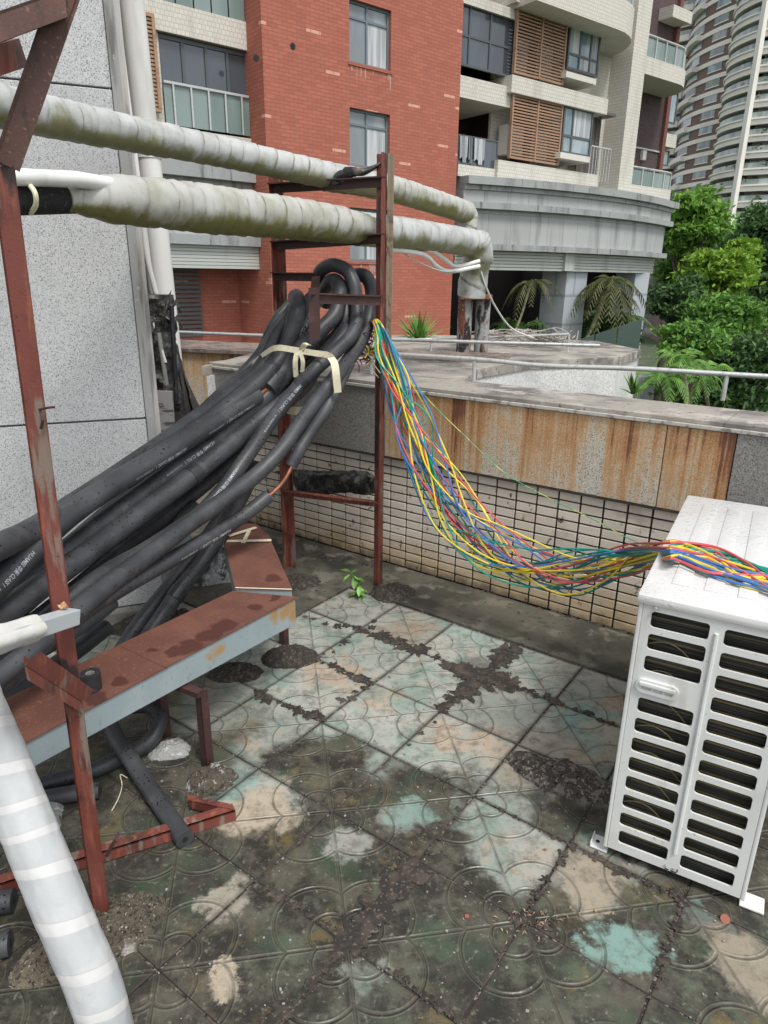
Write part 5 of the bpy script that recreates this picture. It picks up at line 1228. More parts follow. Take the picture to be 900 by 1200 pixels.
for (a, b, c_, d) in H4:
    m = MB(); th = .055; y = .14
    lb(m, a, a + th, y - .04, y + .03, c_, d); lb(m, b - th, b, y - .04, y + .03, c_, d); lb(m, a + th, b - th, y - .037, y + .03, c_, c_ + th); lb(m, a + th, b - th, y - .037, y + .03, d - th, d)
    xm = a + (b - a) * .47; lb(m, xm - th / 2, xm + th / 2, y - .03, y + .03, c_ + th, d - th); zm = d - (d - c_) * .26; lb(m, a + th, b - th, y - .025, y + .03, zm - th / 2, zm + th / 2)
    w_ = m.build('window', simple('blue_grey_frame', (.13, .17, .19), rough=.5), bk, inv=False)
    for (u0, u1, v0, v1, g_) in ((a, xm, zm, d, 'gl'), (xm, b, zm, d, 'gl'), (a, xm, c_, zm, 'gl'), (xm, b, c_, zm, 'curtain')):
        lb(MB(), u0 + .02, u1 - .02, y, y + .012, v0 + .02, v1 - .02).build('pane', M[g_], w_, inv=False)
    lb(MB(), a - .05, b + .05, -.03, .1, c_ - .07, c_ - .002).build('sill', M['brick'], bk, inv=False)
    rq = random.Random(int(d * 10)); dm_ = MB()
    for _ in range(9):
        u_ = rq.uniform(a, b); l_ = rq.uniform(.05, .4); w2_ = rq.uniform(.008, .03)
        dm_.add([(u_ - w2_, -.004, c_ - .075), (u_ + w2_, -.004, c_ - .075), (u_ + w2_ * .4, -.004, c_ - .075 - l_), (u_ - w2_ * .5, -.004, c_ - .08 - l_ * .8)], [(0, 1, 2, 3)])
    dm_.build('lime_drips', bpy.data.materials.get('lime_bloom') or simple('lime_bloom', (.42, .27, .23), rough=.9), bk, inv=False, kind='stuff')
for hx, hy in ((343, 54), (300, 68)):
    x_, z_ = F1.L(hx, hy); MB().tube([Vector((x_, -.012, z_)), Vector((x_, .01, z_))], .07, 14).build('wall_vent', M['black'], bk, inv=False)
# ---------- left wing
lwg = thing('apartment_building', 'cream tiled apartment wing with glazed balcony and brown louvres left of the brick wing', 'building', (F1.o.x, F1.o.y, 0), rotz=F1.rot)
YL = .7
def band(px0, py0, px1, py1, y0, y1, mat, name, root=lwg, fr=F1, zt=None, zb=None, bev=0):
    """py0 top row measured at px1's edge, py1 bottom row at the same edge"""
    xa = fr.L(px0, py0, y0)[0]; xb, zt_ = fr.L(px1, py0, y0); zb_ = fr.L(px1, py1, y0)[1]
    return lb(MB(), xa, xb, y0, y1, zb_, zt_).build(name, M[mat], root, inv=False, bevel=bev)
XR = xl - .003
def lz(px, py, y): return F1.L(px, py, y)
def zrow(px, py, y): return F1.L(px, py, y)[1]
def lslab(py0, py1, y0, y1, mat, name, x0=None, x1=None):
    z1, z0 = zrow(297, py0, y0), zrow(297, py1, y0); a_ = -10 if x0 is None else x0; b_ = XR if x1 is None else x1
    return lb(MB(), a_, b_, y0, y1, z0, z1).build(name, M[mat], lwg, inv=False)
lslab(-60, -26, YL, 3, 'mosaic', 'tiled_parapet')
xw0 = lz(188, 90, YL + .15)[0]; xw1 = lz(299, 110, YL + .15)[0]
lslab(28, 61, YL, 3, 'mosaic', 'tiled_parapet')
lslab(163, 186, YL, 3, 'mosaic', 'tiled_parapet')
lb(MB(), -10, xw0, YL + .1, 3, zrow(297, 187, YL), zrow(297, 27, YL)).build('tiled_wall', M['mosaic'], lwg, inv=False)
# glazed balcony: dark frames above, green frosted balustrade below
yb_ = YL + .16
zt_, zb_ = zrow(299, 67, yb_), zrow(299, 162, yb_); zr_ = zrow(299, 117, yb_)
m = MB(); th = .07
for fx_ in (0, .235, .475, .7, .93, 1): xx = xw0 + (xw1 - xw0) * fx_; lb(m, xx - th / 2, xx + th / 2, yb_ - .03, yb_ + .05, zb_, zt_)
for zz in (zt_, zr_, zr_ - .12): lb(m, xw0, xw1, yb_ - .035, yb_ + .055, zz - .05, zz + .03)
wn_ = m.build('window', M['frame'], lwg, inv=False)
for i, (f0, f1) in enumerate(((0, .235), (.235, .475), (.475, .7), (.7, .93), (.93, 1))):
    lb(MB(), xw0 + (xw1 - xw0) * f0, xw0 + (xw1 - xw0) * f1, yb_, yb_ + .012, zr_, zt_).build('pane', M['gldark'], wn_, inv=False)
m = MB(); gb_ = None
bal = lb(MB(), xw0, XR - .02, YL - .02, YL + .02, zr_ - .03, zr_ + .02); 
for i in range(5): lb(bal, xw0 + (XR - xw0) * (i + .5) / 5 - .02, xw0 + (XR - xw0) * (i + .5) / 5 + .02, YL - .015, YL + .015, zb_, zr_ - .03)
bl = bal.build('balustrade', M['steelgal'], lwg, inv=False)
for i in range(6): lb(MB(), xw0 + (XR - xw0) * max(0, i - .45) / 5, xw0 + (XR - xw0) * min(5, i + .45) / 5, YL + .03, YL + .04, zb_, zr_ - .06).build('glass_panel', M['glgreen'], bl, inv=False)
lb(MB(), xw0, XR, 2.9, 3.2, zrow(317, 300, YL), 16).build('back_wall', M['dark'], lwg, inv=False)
# upper balcony glass over the parapet
z_a, z_b = zrow(297, -26, YL), zrow(297, 28, YL)
for i in range(5):
    lb(MB(), xw0 + (XR - xw0) * (i + .04) / 5, xw0 + (XR - xw0) * (i + .96) / 5, YL + .02, YL + .03, z_b, z_b + 1.0).build('glass_panel', M['glgreen'], bl, inv=False)
lb(MB(), XR - .08, XR, YL + .1, YL + .2, z_b, z_a).build('corner_mullion', M['frame'], lwg, inv=False)
# brown louvred screen
sx0, sz1 = lz(128, 8, YL - .1); sx1, _ = lz(184, 60, YL - .1); sz0 = zrow(193, 128, YL - .1)
sc_ = lb(lb(lb(lb(MB(), sx1 - .07, sx1, YL - .12, YL, sz0, sz1), sx0, sx0 + .07, YL - .12, YL, sz0, sz1), sx0, sx1, YL - .115, YL, sz1, sz1 + .07), sx0, sx1, YL - .115, YL, sz0 - .07, sz0).build('louvre_screen', M['louv'], lwg, inv=False)
nS = 22
sl = lb(MB(), sx0 + .07, sx1 - .07, YL - .09, YL - .02, -.022, .022).build('slat', M['louv'], sc_, inv=False); sl.location.z = sz0 + .06
for k in range(1, nS):
    s2 = sl.copy(); COL.objects.link(s2); s2.parent = sc_; s2.location.z = sz0 + .06 + (sz1 - sz0 - .1) * k / (nS - 1)
lb(MB(), (sx0 + sx1) / 2 - .04, (sx0 + sx1) / 2 + .04, YL - .1, YL - .01, sz0, sz1).build('mid_rail', M['louv'], sc_, inv=False)
# grey bands, shutter and the dark opening under it
lslab(187, 214, YL - .15, 3, 'grconc', 'stone_band'); lslab(214.5, 228, YL + .05, 3, 'grconc', 'stone_band'); lslab(228.5, 278, YL - .05, 3, 'grconc2', 'stone_frieze'); lslab(278, 289, YL - .25, 3, 'grconc', 'stone_band')
zA_, zB_ = zrow(317, 290, YL - .1), zrow(317, 316, YL - .1)
s0 = None
for k in range(7):
    o = lb(MB(), -9, XR, YL - .12, YL - .08, zB_ + (zA_ - zB_) * k / 7 + .006, zB_ + (zA_ - zB_) * (k + 1) / 7 - .006).build('shutter_slat', M['shut'], lwg, inv=False)
lb(MB(), -9, XR, YL - .07, YL + .1, zB_, zA_).build('shutter_box', M['shut'], lwg, inv=False)
lb(MB(), -10, XR, 1.75, 2.0, GZ, zB_ + 1).build('recess_wall', M['brick'], lwg, inv=False)
lv0, lv1 = lz(196, 340, 1.68)[0], lz(236, 350, 1.68)[0]
for k in range(16):
    z_ = zrow(236, 392, 1.68) + (zrow(236, 316, 1.68) - zrow(236, 392, 1.68)) * k / 15
    lb(MB(), lv0 - .8, lv1, 1.66, 1.74, z_ - .04, z_ + .03).build('vent_slat', M['frame'], lwg, inv=False)
lb(MB(), -14, XR, -.2, 1.7, GZ, zrow(317, 412, 0)).build('base', M['grconc'], lwg, inv=False)
lb(MB(), -14, -10, YL, 6, GZ, 16).build('tiled_wall', M['mosaic'], lwg, inv=False)
# ---------- curved wing on the right
F2 = Fr(D(535, 322, 22.7), 52.5); F2.o.z = 0
cw = thing('apartment_building', 'curved apartment wing with cream balconies, brown louvre screens and a grey stone podium on piers', 'building', (F2.o.x, F2.o.y, 0), rotz=F2.rot)
AL = F2.L(773, 300, 0)[0]; SG = AL * math.tan(rad(17.5 / 2)); RR = AL / 2 / math.sin(rad(17.5))
def arcy(x): return -(math.sqrt(max(0, RR * RR - (x - AL / 2) ** 2)) - RR * math.cos(rad(17.5)))
def arcband(z0, z1, out, mat, name, yb=5, root=cw, x0=0, x1=None, n=26, bev=0):
    x1 = AL + out if x1 is None else x1
    P = [(x0 + (x1 - x0) * k / n, arcy(min(AL, x0 + (x1 - x0) * k / n)) - out) for k in range(n + 1)]
    if yb < 1.4: P = P + [(x, y + yb) for x, y in reversed(P)]
    else: P = P + [(x1, yb), (x0, yb)]
    return MB().prism(P, z0, z1).build(name, M[mat], root, inv=False, bevel=bev)
zA = lambda py: F2.L(540, py, 0)[1]
print('podium z', zA(208), zA(293), zA(316), 'AL', AL)
arcband(zA(216), zA(206.5), .35, 'grconc', 'cornice'); arcband(zA(222), zA(216.2), .22, 'grconc', 'cornice_mould')
arcband(zA(236), zA(222.2), .16, 'grconc2', 'upper_frieze'); arcband(zA(244), zA(236.2), .26, 'grconc', 'string_course')
arcband(zA(285), zA(244.2), .05, 'grconc2', 'frieze_panels'); arcband(zA(292.5), zA(285.2), .2, 'grconc', 'lower_moulding')
for k in range(6):
    z0_ = zA(316) + (zA(293) - zA(316)) * k / 6
    arcband(z0_ + .008, z0_ + (zA(293) - zA(316)) / 6 - .008, -.12 + .02 * (k % 2), 'shut', 'shutter_slat', yb=.06, x1=AL - .3)
arcband(zA(316) + .01, zA(292.8), -.2, 'shut', 'shutter_box', yb=.3, x1=AL - .35)
xm_ = F2.L(660, 305, -.5)[0]; lb(MB(), xm_ - .25, xm_ + .25, arcy(xm_) + .02, arcy(xm_) + .3, zA(316) + .015, zA(293)).build('shutter_post', M['shut'], cw, inv=False)
# piers
for (pc, pw) in ((655.5, 1.15), (745, .95)):
    x_ = F2.L(pc, 350, -.35)[0]; yy = arcy(x_) + .25
    lb(MB(), x_, x_ + pw, yy, yy + pw * .95, GZ, zA(315.6)).build('pier', M['pier'], cw, inv=False, bevel=.02)
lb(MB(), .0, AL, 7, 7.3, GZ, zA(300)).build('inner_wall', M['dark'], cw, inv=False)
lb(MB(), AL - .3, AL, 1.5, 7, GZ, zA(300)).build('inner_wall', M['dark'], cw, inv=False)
lb(MB(), 0, AL, -.6, 7, GZ, -2.2).build('terrace_floor', M['grconc'], cw, inv=False)
# upper walls
pl0 = F2.L(721.5, 200, .2)[0]; pl1 = F2.L(737, 200, .2)[0]
TOP = 13
lb(MB(), F2.L(694, 150, 1.0)[0] - 3.2, pl0 + .1, .9, 1.2, zA(207), TOP).build('tiled_wall', M['mosaic'], cw, inv=False)
lb(MB(), pl0, pl1, .02, .898, zA(207), TOP + 2).build('pilaster', M['mosaic'], cw, inv=False)
def cslab(pxa, pxb, pya, pyb, y0, y1, mat='mosaic', name='tiled_parapet', rr=0, ref=None):
    """rows measured at the left end"""
    xa, zt_ = F2.L(pxa, pya, y0); zb_ = F2.L(pxa, pyb, y0)[1]; xb = F2.L(pxb, (pya + pyb) / 2 + (0 if ref is None else ref), y0)[0]
    if rr:
        P = [(xa, y1), (xa, y0)] + [(xb - rr + rr * math.sin(rad(a_)), y0 + rr - rr * math.cos(rad(a_))) for a_ in range(0, 91, 10)] + [(xb, y1)]
        return MB().prism(P, zb_, zt_).build(name, M[mat], cw, inv=False), (xa, xb, zb_, zt_)
    return lb(MB(), xa, xb, y0, y1, zb_, zt_).build(name, M[mat], cw, inv=False), (xa, xb, zb_, zt_)
cslab(537, 584, 192, 206, .0, 3); cslab(584, 718, 187, 212, -.12, 3, ref=12, rr=1.2)
cslab(537, 600, 87, 113, .0, 3); cslab(600.5, 713, 87, 108, -.2, 3, ref=20)
cslab(537, 606, -12, 1, .0, 3); _, q3 = cslab(607, 728, -22, 2, -.25, 3, rr=2.6, ref=42)
# glazed balcony (upper) and open balcony (lower), far left
xg0, xg1 = F2.L(537, 50, .1)[0], F2.L(601, 60, .1)[0]
win(F2, cw, (537, 1.5), (600, 92), .12, cs=(.2, .56), rs=(.5,), gmat='gldark', th=.06, name='balcony_glazing')
lb(MB(), xg0 - 5, xg1 + 1.2, 2.6, 2.8, zA(207), TOP).build('balcony_back_wall', M['purple'], cw, inv=False)
lb(MB(), F2.L(594, 150, 1)[0], F2.L(594, 150, 1)[0] + .25, .15, 2.6, zA(190), TOP).build('balcony_side_wall', M['purple'], cw, inv=False)
# railing with laundry
x0_, z1_ = F2.L(537, 157, .05); x1_, _ = F2.L(583, 165, .05); z0_ = F2.L(537, 192, .05)[1]
rl = lb(MB(), x0_, x1_, .02, .08, z1_ - .04, z1_)
for k in range(4): xx = x0_ + (x1_ - x0_) * k / 3; lb(rl, xx - .02, xx + .02, .03, .07, z0_, z1_)
rl_ = rl.build('railing', M['frame'], cw, inv=False)
lb(MB(), x0_, x1_, .045, .055, z0_, z1_ - .05).build('glass_panel', M['gldark'], rl_, inv=False)
for k, (u0, u1, cc_) in enumerate(((.02, .22, 'curtain'), (.38, .66, 'curtain'), (.24, .33, 'gl'))):
    m = MB(); a_, b_ = x0_ + (x1_ - x0_) * u0, x0_ + (x1_ - x0_) * u1; n_ = 12
    for i in range(n_ + 1):
        xx = a_ + (b_ - a_) * i / n_; yy = .0 - .03 * math.sin(i * 1.9)
        m.v += [(xx, yy, z1_ - .04), (xx + .02 * math.sin(i), yy - .02, z0_ + .12 + .08 * math.sin(i * .7))]
    m.f = [(2 * i, 2 * i + 2, 2 * i + 3, 2 * i + 1) for i in range(n_)]
    o = m.build('hanging_cloth', M[cc_], None, smooth=True); o.matrix_basis = root_mat(cw)
    tag(o, ['left white cloth drying over the lower balcony railing beside the brick wing', 'wider white cloth drying in the middle of the lower balcony railing', 'narrow grey cloth between the two white ones on the lower balcony railing'][k], 'laundry', 'laundry on the lower balcony')
# louvred screens with windows beside them
def screen(tl, tr, bl, y, n_):
    xa, zt_ = F2.L(*tl, y); xb = F2.L(*tr, y)[0]; zb_ = F2.L(*bl, y)[1]; m = MB()
    for xx in (xa, (xa + xb) / 2 - .03, xb - .06): lb(m, xx, xx + .06, y, y + .1, zb_, zt_)
    lb(m, xa + .06, xb - .06, y + .01, y + .09, zt_ - .06, zt_); lb(m, xa + .06, xb - .06, y + .01, y + .09, zb_, zb_ + .06)
    s_ = m.build('louvre_screen', M['louv'], cw, inv=False)
    f = lb(MB(), xa + .06, xb - .06, y + .02, y + .07, -.022, .022).build('slat', M['louv'], s_, inv=False); f.location.z = zb_ + .12
    for k in range(1, n_):
        g_ = f.copy(); COL.objects.link(g_); g_.parent = s_; g_.location.z = zb_ + .12 + (zt_ - zb_ - .2) * k / (n_ - 1)
    lb(MB(), xa, xb, y + .9, y + 1.0, zb_, zt_).build('screen_backing', M['mosaic'], cw, inv=False)
    for u in (.05, .55): lb(MB(), xa + (xb - xa) * u, xa + (xb - xa) * (u + .34), y + .3, y + .65, zb_ + .15, zb_ + 1.0).build('condenser_unit', M['white'], cw, inv=False, bevel=.03)
screen((608, -2), (667, 16), (603, 85), -.12, 20); screen((602, 107), (661, 119), (598, 185), -.12, 20)
win(F2, cw, (668, 21), (699, 91), -.05, cs=(.38, .72), rs=(.68,), gmat=('curtain', 'glblue', 'curtain'), th=.07)
win(F2, cw, (661, 123), (690, 185), -.05, cs=(.33,), rs=(.62,), gmat=('glblue', 'curtain'), low='glblue', th=.07)
for pa, pb, ya, yb in ((664, 699, 83, 90), (657, 691, 178, 185)): cslab(pa, pb, ya, yb, -.3, 1.4, 'white', 'window_ledge', ref=6)
for (pa, pb, ya, yb) in ((662, 700, 5, 92), (655, 692, 112, 188)):
    xa = F2.L(pa, 50, .1)[0]; xb = F2.L(pb, 60, .1)[0]; lb(MB(), xa, xb, .03, .89, F2.L(pa, yb, .1)[1], F2.L(pa, ya, .1)[1]).build('window_bay', M['mosaic'], cw, inv=False)
# trellised little balcony right of the lower window
x0_, z1_ = F2.L(693, 170, -.05); x1_ = F2.L(716, 176, -.05)[0]; z0_ = F2.L(693, 200, -.05)[1]
m = lb(MB(), x0_, x1_, -.07, -.02, z1_ - .04, z1_)
for k in range(8): xx = x0_ + (x1_ - x0_) * k / 7; lb(m, xx - .012, xx + .012, -.06, -.03, z0_ - .3, z1_ - .04)
m.build('railing', M['steelgal'], cw, inv=False)
for k in range(9):
    xx = x0_ + (x1_ - x0_) * (k + .5) / 9; lb(MB(), xx - .09, xx + .09, .5, .53, z0_, z1_ + 1.0).build('timber_board', simple('weathered_timber', (.1, .08, .07), [((8, 8, .6), .5, .7, (.17, .15, .13))], rough=.9) if k == 0 else bpy.data.materials['weathered_timber'], cw, inv=False)
lb(MB(), x0_ - .2, x1_ + .15, .0, .9, z1_ + 1.02, z1_ + 1.1).build('awning', M['frame'], cw, inv=False)
# recessed purple brick bay with curved glass balconies
xp0 = pl1; xp1 = F2.L(779, 120, 1.6)[0]
lb(MB(), xp0, xp1, 1.6, 1.9, zA(215), TOP + 3).build('purple_brick_wall', M['purple'], cw, inv=False)
lb(MB(), xp1, xp1 + .22, 1.45, 4, zA(215), TOP + 3).build('red_corner_strip', simple('dull_red_strip', (.15, .06, .048), rough=.85), cw, inv=False)
lb(MB(), xp1 + .23, xp1 + 1.3, 2.2, 5, zA(215), TOP + 3).build('tiled_wall', M['mosaic'], cw, inv=False)
def gbalc(pxa, pxb, slab, top, y0, rr, ref, npan):
    xa, zt_ = F2.L(pxa, slab[0], y0); zb_ = F2.L(pxa, slab[1], y0)[1]; xb = F2.L(pxb, (slab[0] + slab[1]) / 2 + ref, y0)[0]
    if pxa > 700: xa = max(xa, pl1 + .01)
    MB().prism([(xa, 1.55), (xa, y0)] + [(xb - rr + rr * math.sin(rad(a_)), y0 + rr - rr * math.cos(rad(a_))) for a_ in range(0, 91, 10)] + [(xb, 1.55)], zb_, zt_).build('curved_parapet', M['mosaic'], cw, inv=False)
    zz = F2.L(pxa, top, y0)[1]
    P = [(xa, y0 + .08)] + [(xb - rr + (rr - .08) * math.sin(rad(a_)), y0 + rr - (rr - .08) * math.cos(rad(a_))) for a_ in range(0, 91, 15)] + [(xb - .08, 1.5)]
    L = [0]
    for i in range(1, len(P)): L.append(L[-1] + math.dist(P[i], P[i - 1]))
    def at(s):
        for i in range(1, len(P)):
            if L[i] >= s - 1e-6: f = (s - L[i - 1]) / max(1e-6, L[i] - L[i - 1]); return tuple(P[i - 1][j] + (P[i][j] - P[i - 1][j]) * f for j in (0, 1))
        return P[-1]
    r_ = MB(); r_.tube([Vector((*at(L[-1] * k / 24), zz)) for k in range(25)], .04, 8)
    for k in range(npan + 1): q = at(L[-1] * k / npan); lb(r_, q[0] - .025, q[0] + .025, q[1] - .025, q[1] + .025, zt_, zz)
    rr_ = r_.build('railing', M['shut'], cw, inv=False)
    for k in range(npan):
        m = MB(); s0, s1 = L[-1] * (k + .06) / npan, L[-1] * (k + .94) / npan
        for i in range(5):
            q = at(s0 + (s1 - s0) * i / 4); m.v += [(q[0], q[1] + .01, zt_ + .03), (q[0], q[1] + .01, zz - .08)]
        m.f = [(2 * i, 2 * i + 2, 2 * i + 3, 2 * i + 1) for i in range(4)]
        m.build('glass_panel', M['glgreen'], rr_, inv=False)
    return xa, xb, zt_, zz
gbalc(736, 822, (58, 80), 30, .03, 1.5, 18, 7)
gbalc(722, 800, (213, 232), 191, .03, 1.2, 5, 6)
gbalc(632, 775, (-42, 1), -70, -.9, 2.2, 42, 6)
for (pa, pb, ya, yb, y_) in ((790, 812, 5, 20, 1.0), (773, 793, 154, 170, 2.0)): cslab(pa, pb, ya, yb, y_, 3, ref=2)
win(F2, cw, (778, 104), (790, 146), 2.15, cs=(.5,), gmat='glblue', th=.06); win(F2, cw, (771, 174), (782, 195), 2.15, cs=(.5,), gmat='glgreen', th=.05)
xh, zh = F2.L(742, 172, 1.58); xh2, _ = F2.L(776, 172, 1.58)
lb(MB(), xh, xh2, 1.55, 1.6, zh - .03, zh + .03).build('wall_conduit', M['shut'], cw, inv=False)
xk, zk = F2.L(755, 178, 1.5); lb(MB(), xk - .12, xk + .12, 1.45, 1.6, zk - .3, zk + .05).build('wall_lamp', M['white'], cw, inv=False, bevel=.02)
# glass fence on the flat roof edge by the piers
ga, gb2 = D(672, 411, 9.0), D(748, 418, 8.0)
M['glfence'] = glass('dark_green_fence_glass', (.05, .12, .095), .15, (.09, .17, .14))
gf = thing('glass_fence', 'low green glass fence between the piers of the curved wing', 'fence', ga)
for k in range(3):
    p_, q_ = ga.lerp(gb2, k / 3 + .01), ga.lerp(gb2, (k + 1) / 3 - .01)
    h0 = Vector((0, 0, .12 + .1 * k)); h1 = Vector((0, 0, .12 + .1 * (k + 1)))
    MB().hexa([p_, q_, q_ + Vector((0, .012, 0)), p_ + Vector((0, .012, 0))], [p_ + h0, q_ + h1, q_ + h1 + Vector((0, .012, 0)), p_ + h0 + Vector((0, .012, 0))]).build('glass_panel', M['glfence'], gf)
# ---------- distant tower
PTS = [D(738, 322, 128), D(772, 322, 122), D(818, 322, 109), D(843, 322, 100), D(905, 322, 97), D(975, 322, 99)]
for p in PTS: p.z = 0
zlo, zhi = zat(PTS[3], 241), zat(PTS[3], 19); PIT = (zhi - zlo) / 11
tw = thing('apartment_tower', 'distant tall apartment tower with curved cream balconies and brown walls at the top right', 'building', (PTS[3].x, PTS[3].y, GZ))
M['tslab'] = simple('tower_cream_slab', (.78, .76, .70), [(.15, .45, .7, (.66, .63, .58))], rough=.85)
M['tbrown'] = simple('tower_brown_tile', (.17, .115, .10), rough=.85)
M['tred'] = simple('tower_red_strip', (.21, .075, .055), rough=.85)
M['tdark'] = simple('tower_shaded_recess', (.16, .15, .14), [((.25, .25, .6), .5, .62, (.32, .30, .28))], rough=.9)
M['trail'] = glass('tower_balcony_glass', (.2, .25, .24), .25, (.36, .4, .39))
def tarc(P, Q, bul, out, n=8):
    d_ = (Q - P); L_ = d_.length; d_.normalize(); nn = Vector((d_.y, -d_.x, 0))
    if nn.dot(P) > 0: nn = -nn
    return [P + d_ * (L_ * k / n) + nn * (out + bul * (1 - (2 * k / n - 1) ** 2)) for k in range(n + 1)], nn
def tstrip(P, Q, bul, out, back, z0, z1, mat, name, a=0.0, b=1.0):
    A_, nn = tarc(P, Q, bul, out, 10); k0, k1 = int(a * 10), int(round(b * 10)); A_ = A_[k0:k1 + 1]
    poly = [(p.x, p.y) for p in A_] + [(p.x - nn.x * back, p.y - nn.y * back) for p in reversed(A_)]
    return MB().prism(poly, z0, z1).build(name, M[mat], tw)
NF = 20
for b_i in range(5):
    P, Q = PTS[b_i], PTS[b_i + 1]; A_, nn = tarc(P, Q, 0, 0)
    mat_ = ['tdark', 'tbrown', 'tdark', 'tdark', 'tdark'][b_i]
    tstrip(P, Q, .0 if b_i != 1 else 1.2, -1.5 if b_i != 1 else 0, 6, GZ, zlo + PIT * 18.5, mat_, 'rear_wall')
    for k in range(-1, NF):
        z = zlo + PIT * k
        if b_i in (2, 3, 4):
            bu = (1.3, .35, .35)[b_i - 2]
            tstrip(P, Q, bu, .1, 2.5, z - .3, z + .45, 'tslab', 'floor_slab')
            tstrip(P, Q, bu, .32, .5, z + .3, z + .5, 'tslab', 'slab_lip')
            tstrip(P, Q, bu, -.05, .06, z + .34, z + 1.15, 'trail', 'balcony_glass')
            if (k * 7 + b_i * 3) % 4 != 1: tstrip(P, Q, bu, -1.3, .1, z + .4, z + 2.1, 'glblue' if (k + b_i) % 2 else 'curtain', 'balcony_door', (.2, .4, .1)[k % 3], (.6, .8, .5)[k % 3])
        elif b_i == 1:
            tstrip(P, Q, 1.25, .12, 1, z - .2, z + .36, 'tslab', 'floor_slab')
            if k % 2 == 0: tstrip(P, Q, 1.5, .7, 2.5, z - .25, z + .42, 'tslab', 'round_slab', 0, .5)
            for (u0, u1) in ((.2, .5), (.7, .9)):
                tstrip(P, Q, 1.25, .1, .3, z + .75, z + .88, 'tslab', 'window_sill', u0, u1)
                tstrip(P, Q, 1.25, .06, .2, z + .9, z + 2.25, ('glblue', 'gl', 'curtain', 'glgreen')[(k * 5 + int(u0 * 10)) % 4], 'window', u0, u1)
        else:
            tstrip(P, Q, .9, .4 if k % 2 else .0, 3, z - .3, z + .5, 'tslab', 'floor_slab')
            tstrip(P, Q, .9, -.1, .1, z + .5, z + 1.2, 'trail', 'balcony_glass', .3, 1)
for p, w__, mm in ((PTS[3], .5, 'tslab'), (PTS[2], .5, 'tred'), (PTS[5], 1.2, 'tslab')):
    MB().box(p.x - w__ / 2, p.x + w__ / 2, p.y - 1.3, p.y - .2, GZ, zlo + PIT * 18.5).build('vertical_fin', M[mm], tw)
rg = random.Random(77); pm = MB()
for k in range(0, 14):
    for _ in range(3):
        bi = rg.choice((2, 3)); P, Q = PTS[bi], PTS[bi + 1]; A_, nn = tarc(P, Q, .5, -.3, 20)
        c_ = A_[rg.randrange(1, 19)] + Vector((0, 0, zlo + PIT * k + .9)); n_ = rg.randrange(14, 40)
        for _ in range(n_):
            q = c_ + Vector((rg.gauss(0, .5), rg.gauss(0, .2), rg.gauss(0, .3))); s_ = rg.uniform(.08, .2)
            a_, b_ = Vector((rg.gauss(0, 1), rg.gauss(0, 1), rg.gauss(0, 1))).normalized() * s_, Vector((rg.gauss(0, 1), rg.gauss(0, 1), rg.gauss(0, 1))).normalized() * s_
            pm.add([q - a_, q + b_, q + a_, q - b_], [(0, 1, 2, 3)])
tag(pm.build('balcony_plants', simple('balcony_foliage', (.05, .09, .03), rough=.8)), 'small clumps of potted plants on the balconies of the distant tower', 'plants', kind='stuff')

# ================================================================= TREES AND PLANTS
def leafmat(name, a, b, dark, sc=3.0):
    t = NT(name); v = t.coord()
    c = t.mix(t.ramp(t.noise(v, sc, 2), .38, .62), a, b)
    wn = t.n('TexWhiteNoise', noise_dimensions='3D'); sn = t.n('VectorMath', operation='SNAP'); t.l(v, sn.inputs[0]); sn.inputs[1].default_value = (.22, .22, .22); t.l(sn.outputs[0], wn.inputs['Vector'])
    c = t.mix(t.ramp(wn.outputs['Value'], .4, 1, 0, .6), c, dark)
    t.col(c); t.rough(.5)
    t.b.inputs['Specular IOR Level'].default_value = .3
    tr_ = t.n('BsdfTranslucent'); t.l(c, tr_.inputs['Color']); mx = t.n('MixShader'); mx.inputs[0].default_value = .3
    t.l(t.b.outputs[0], mx.inputs[1]); t.l(tr_.outputs[0], mx.inputs[2]); t.l(mx.outputs[0], t.t.nodes['Material Output'].inputs['Surface'])
    return t.m
BARK = simple('grey_brown_bark', (.09, .07, .055), [(6, .5, .7, (.15, .13, .11))], rough=.95)
def leafquad(m, c, s_, rg, up=.3):
    n_ = Vector((rg.gauss(0, 1), rg.gauss(0, 1), rg.gauss(0, 1) + up)).normalized(); a_ = n_.orthogonal().normalized(); a_.rotate(Matrix.Rotation(rg.uniform(0, 6.28), 3, n_)); b_ = n_.cross(a_)
    m.add([c - a_ * s_, c + b_ * s_ * .45 + n_ * s_ * .12, c + a_ * s_, c - b_ * s_ * .45 + n_ * s_ * .12], [(0, 1, 2, 3)])
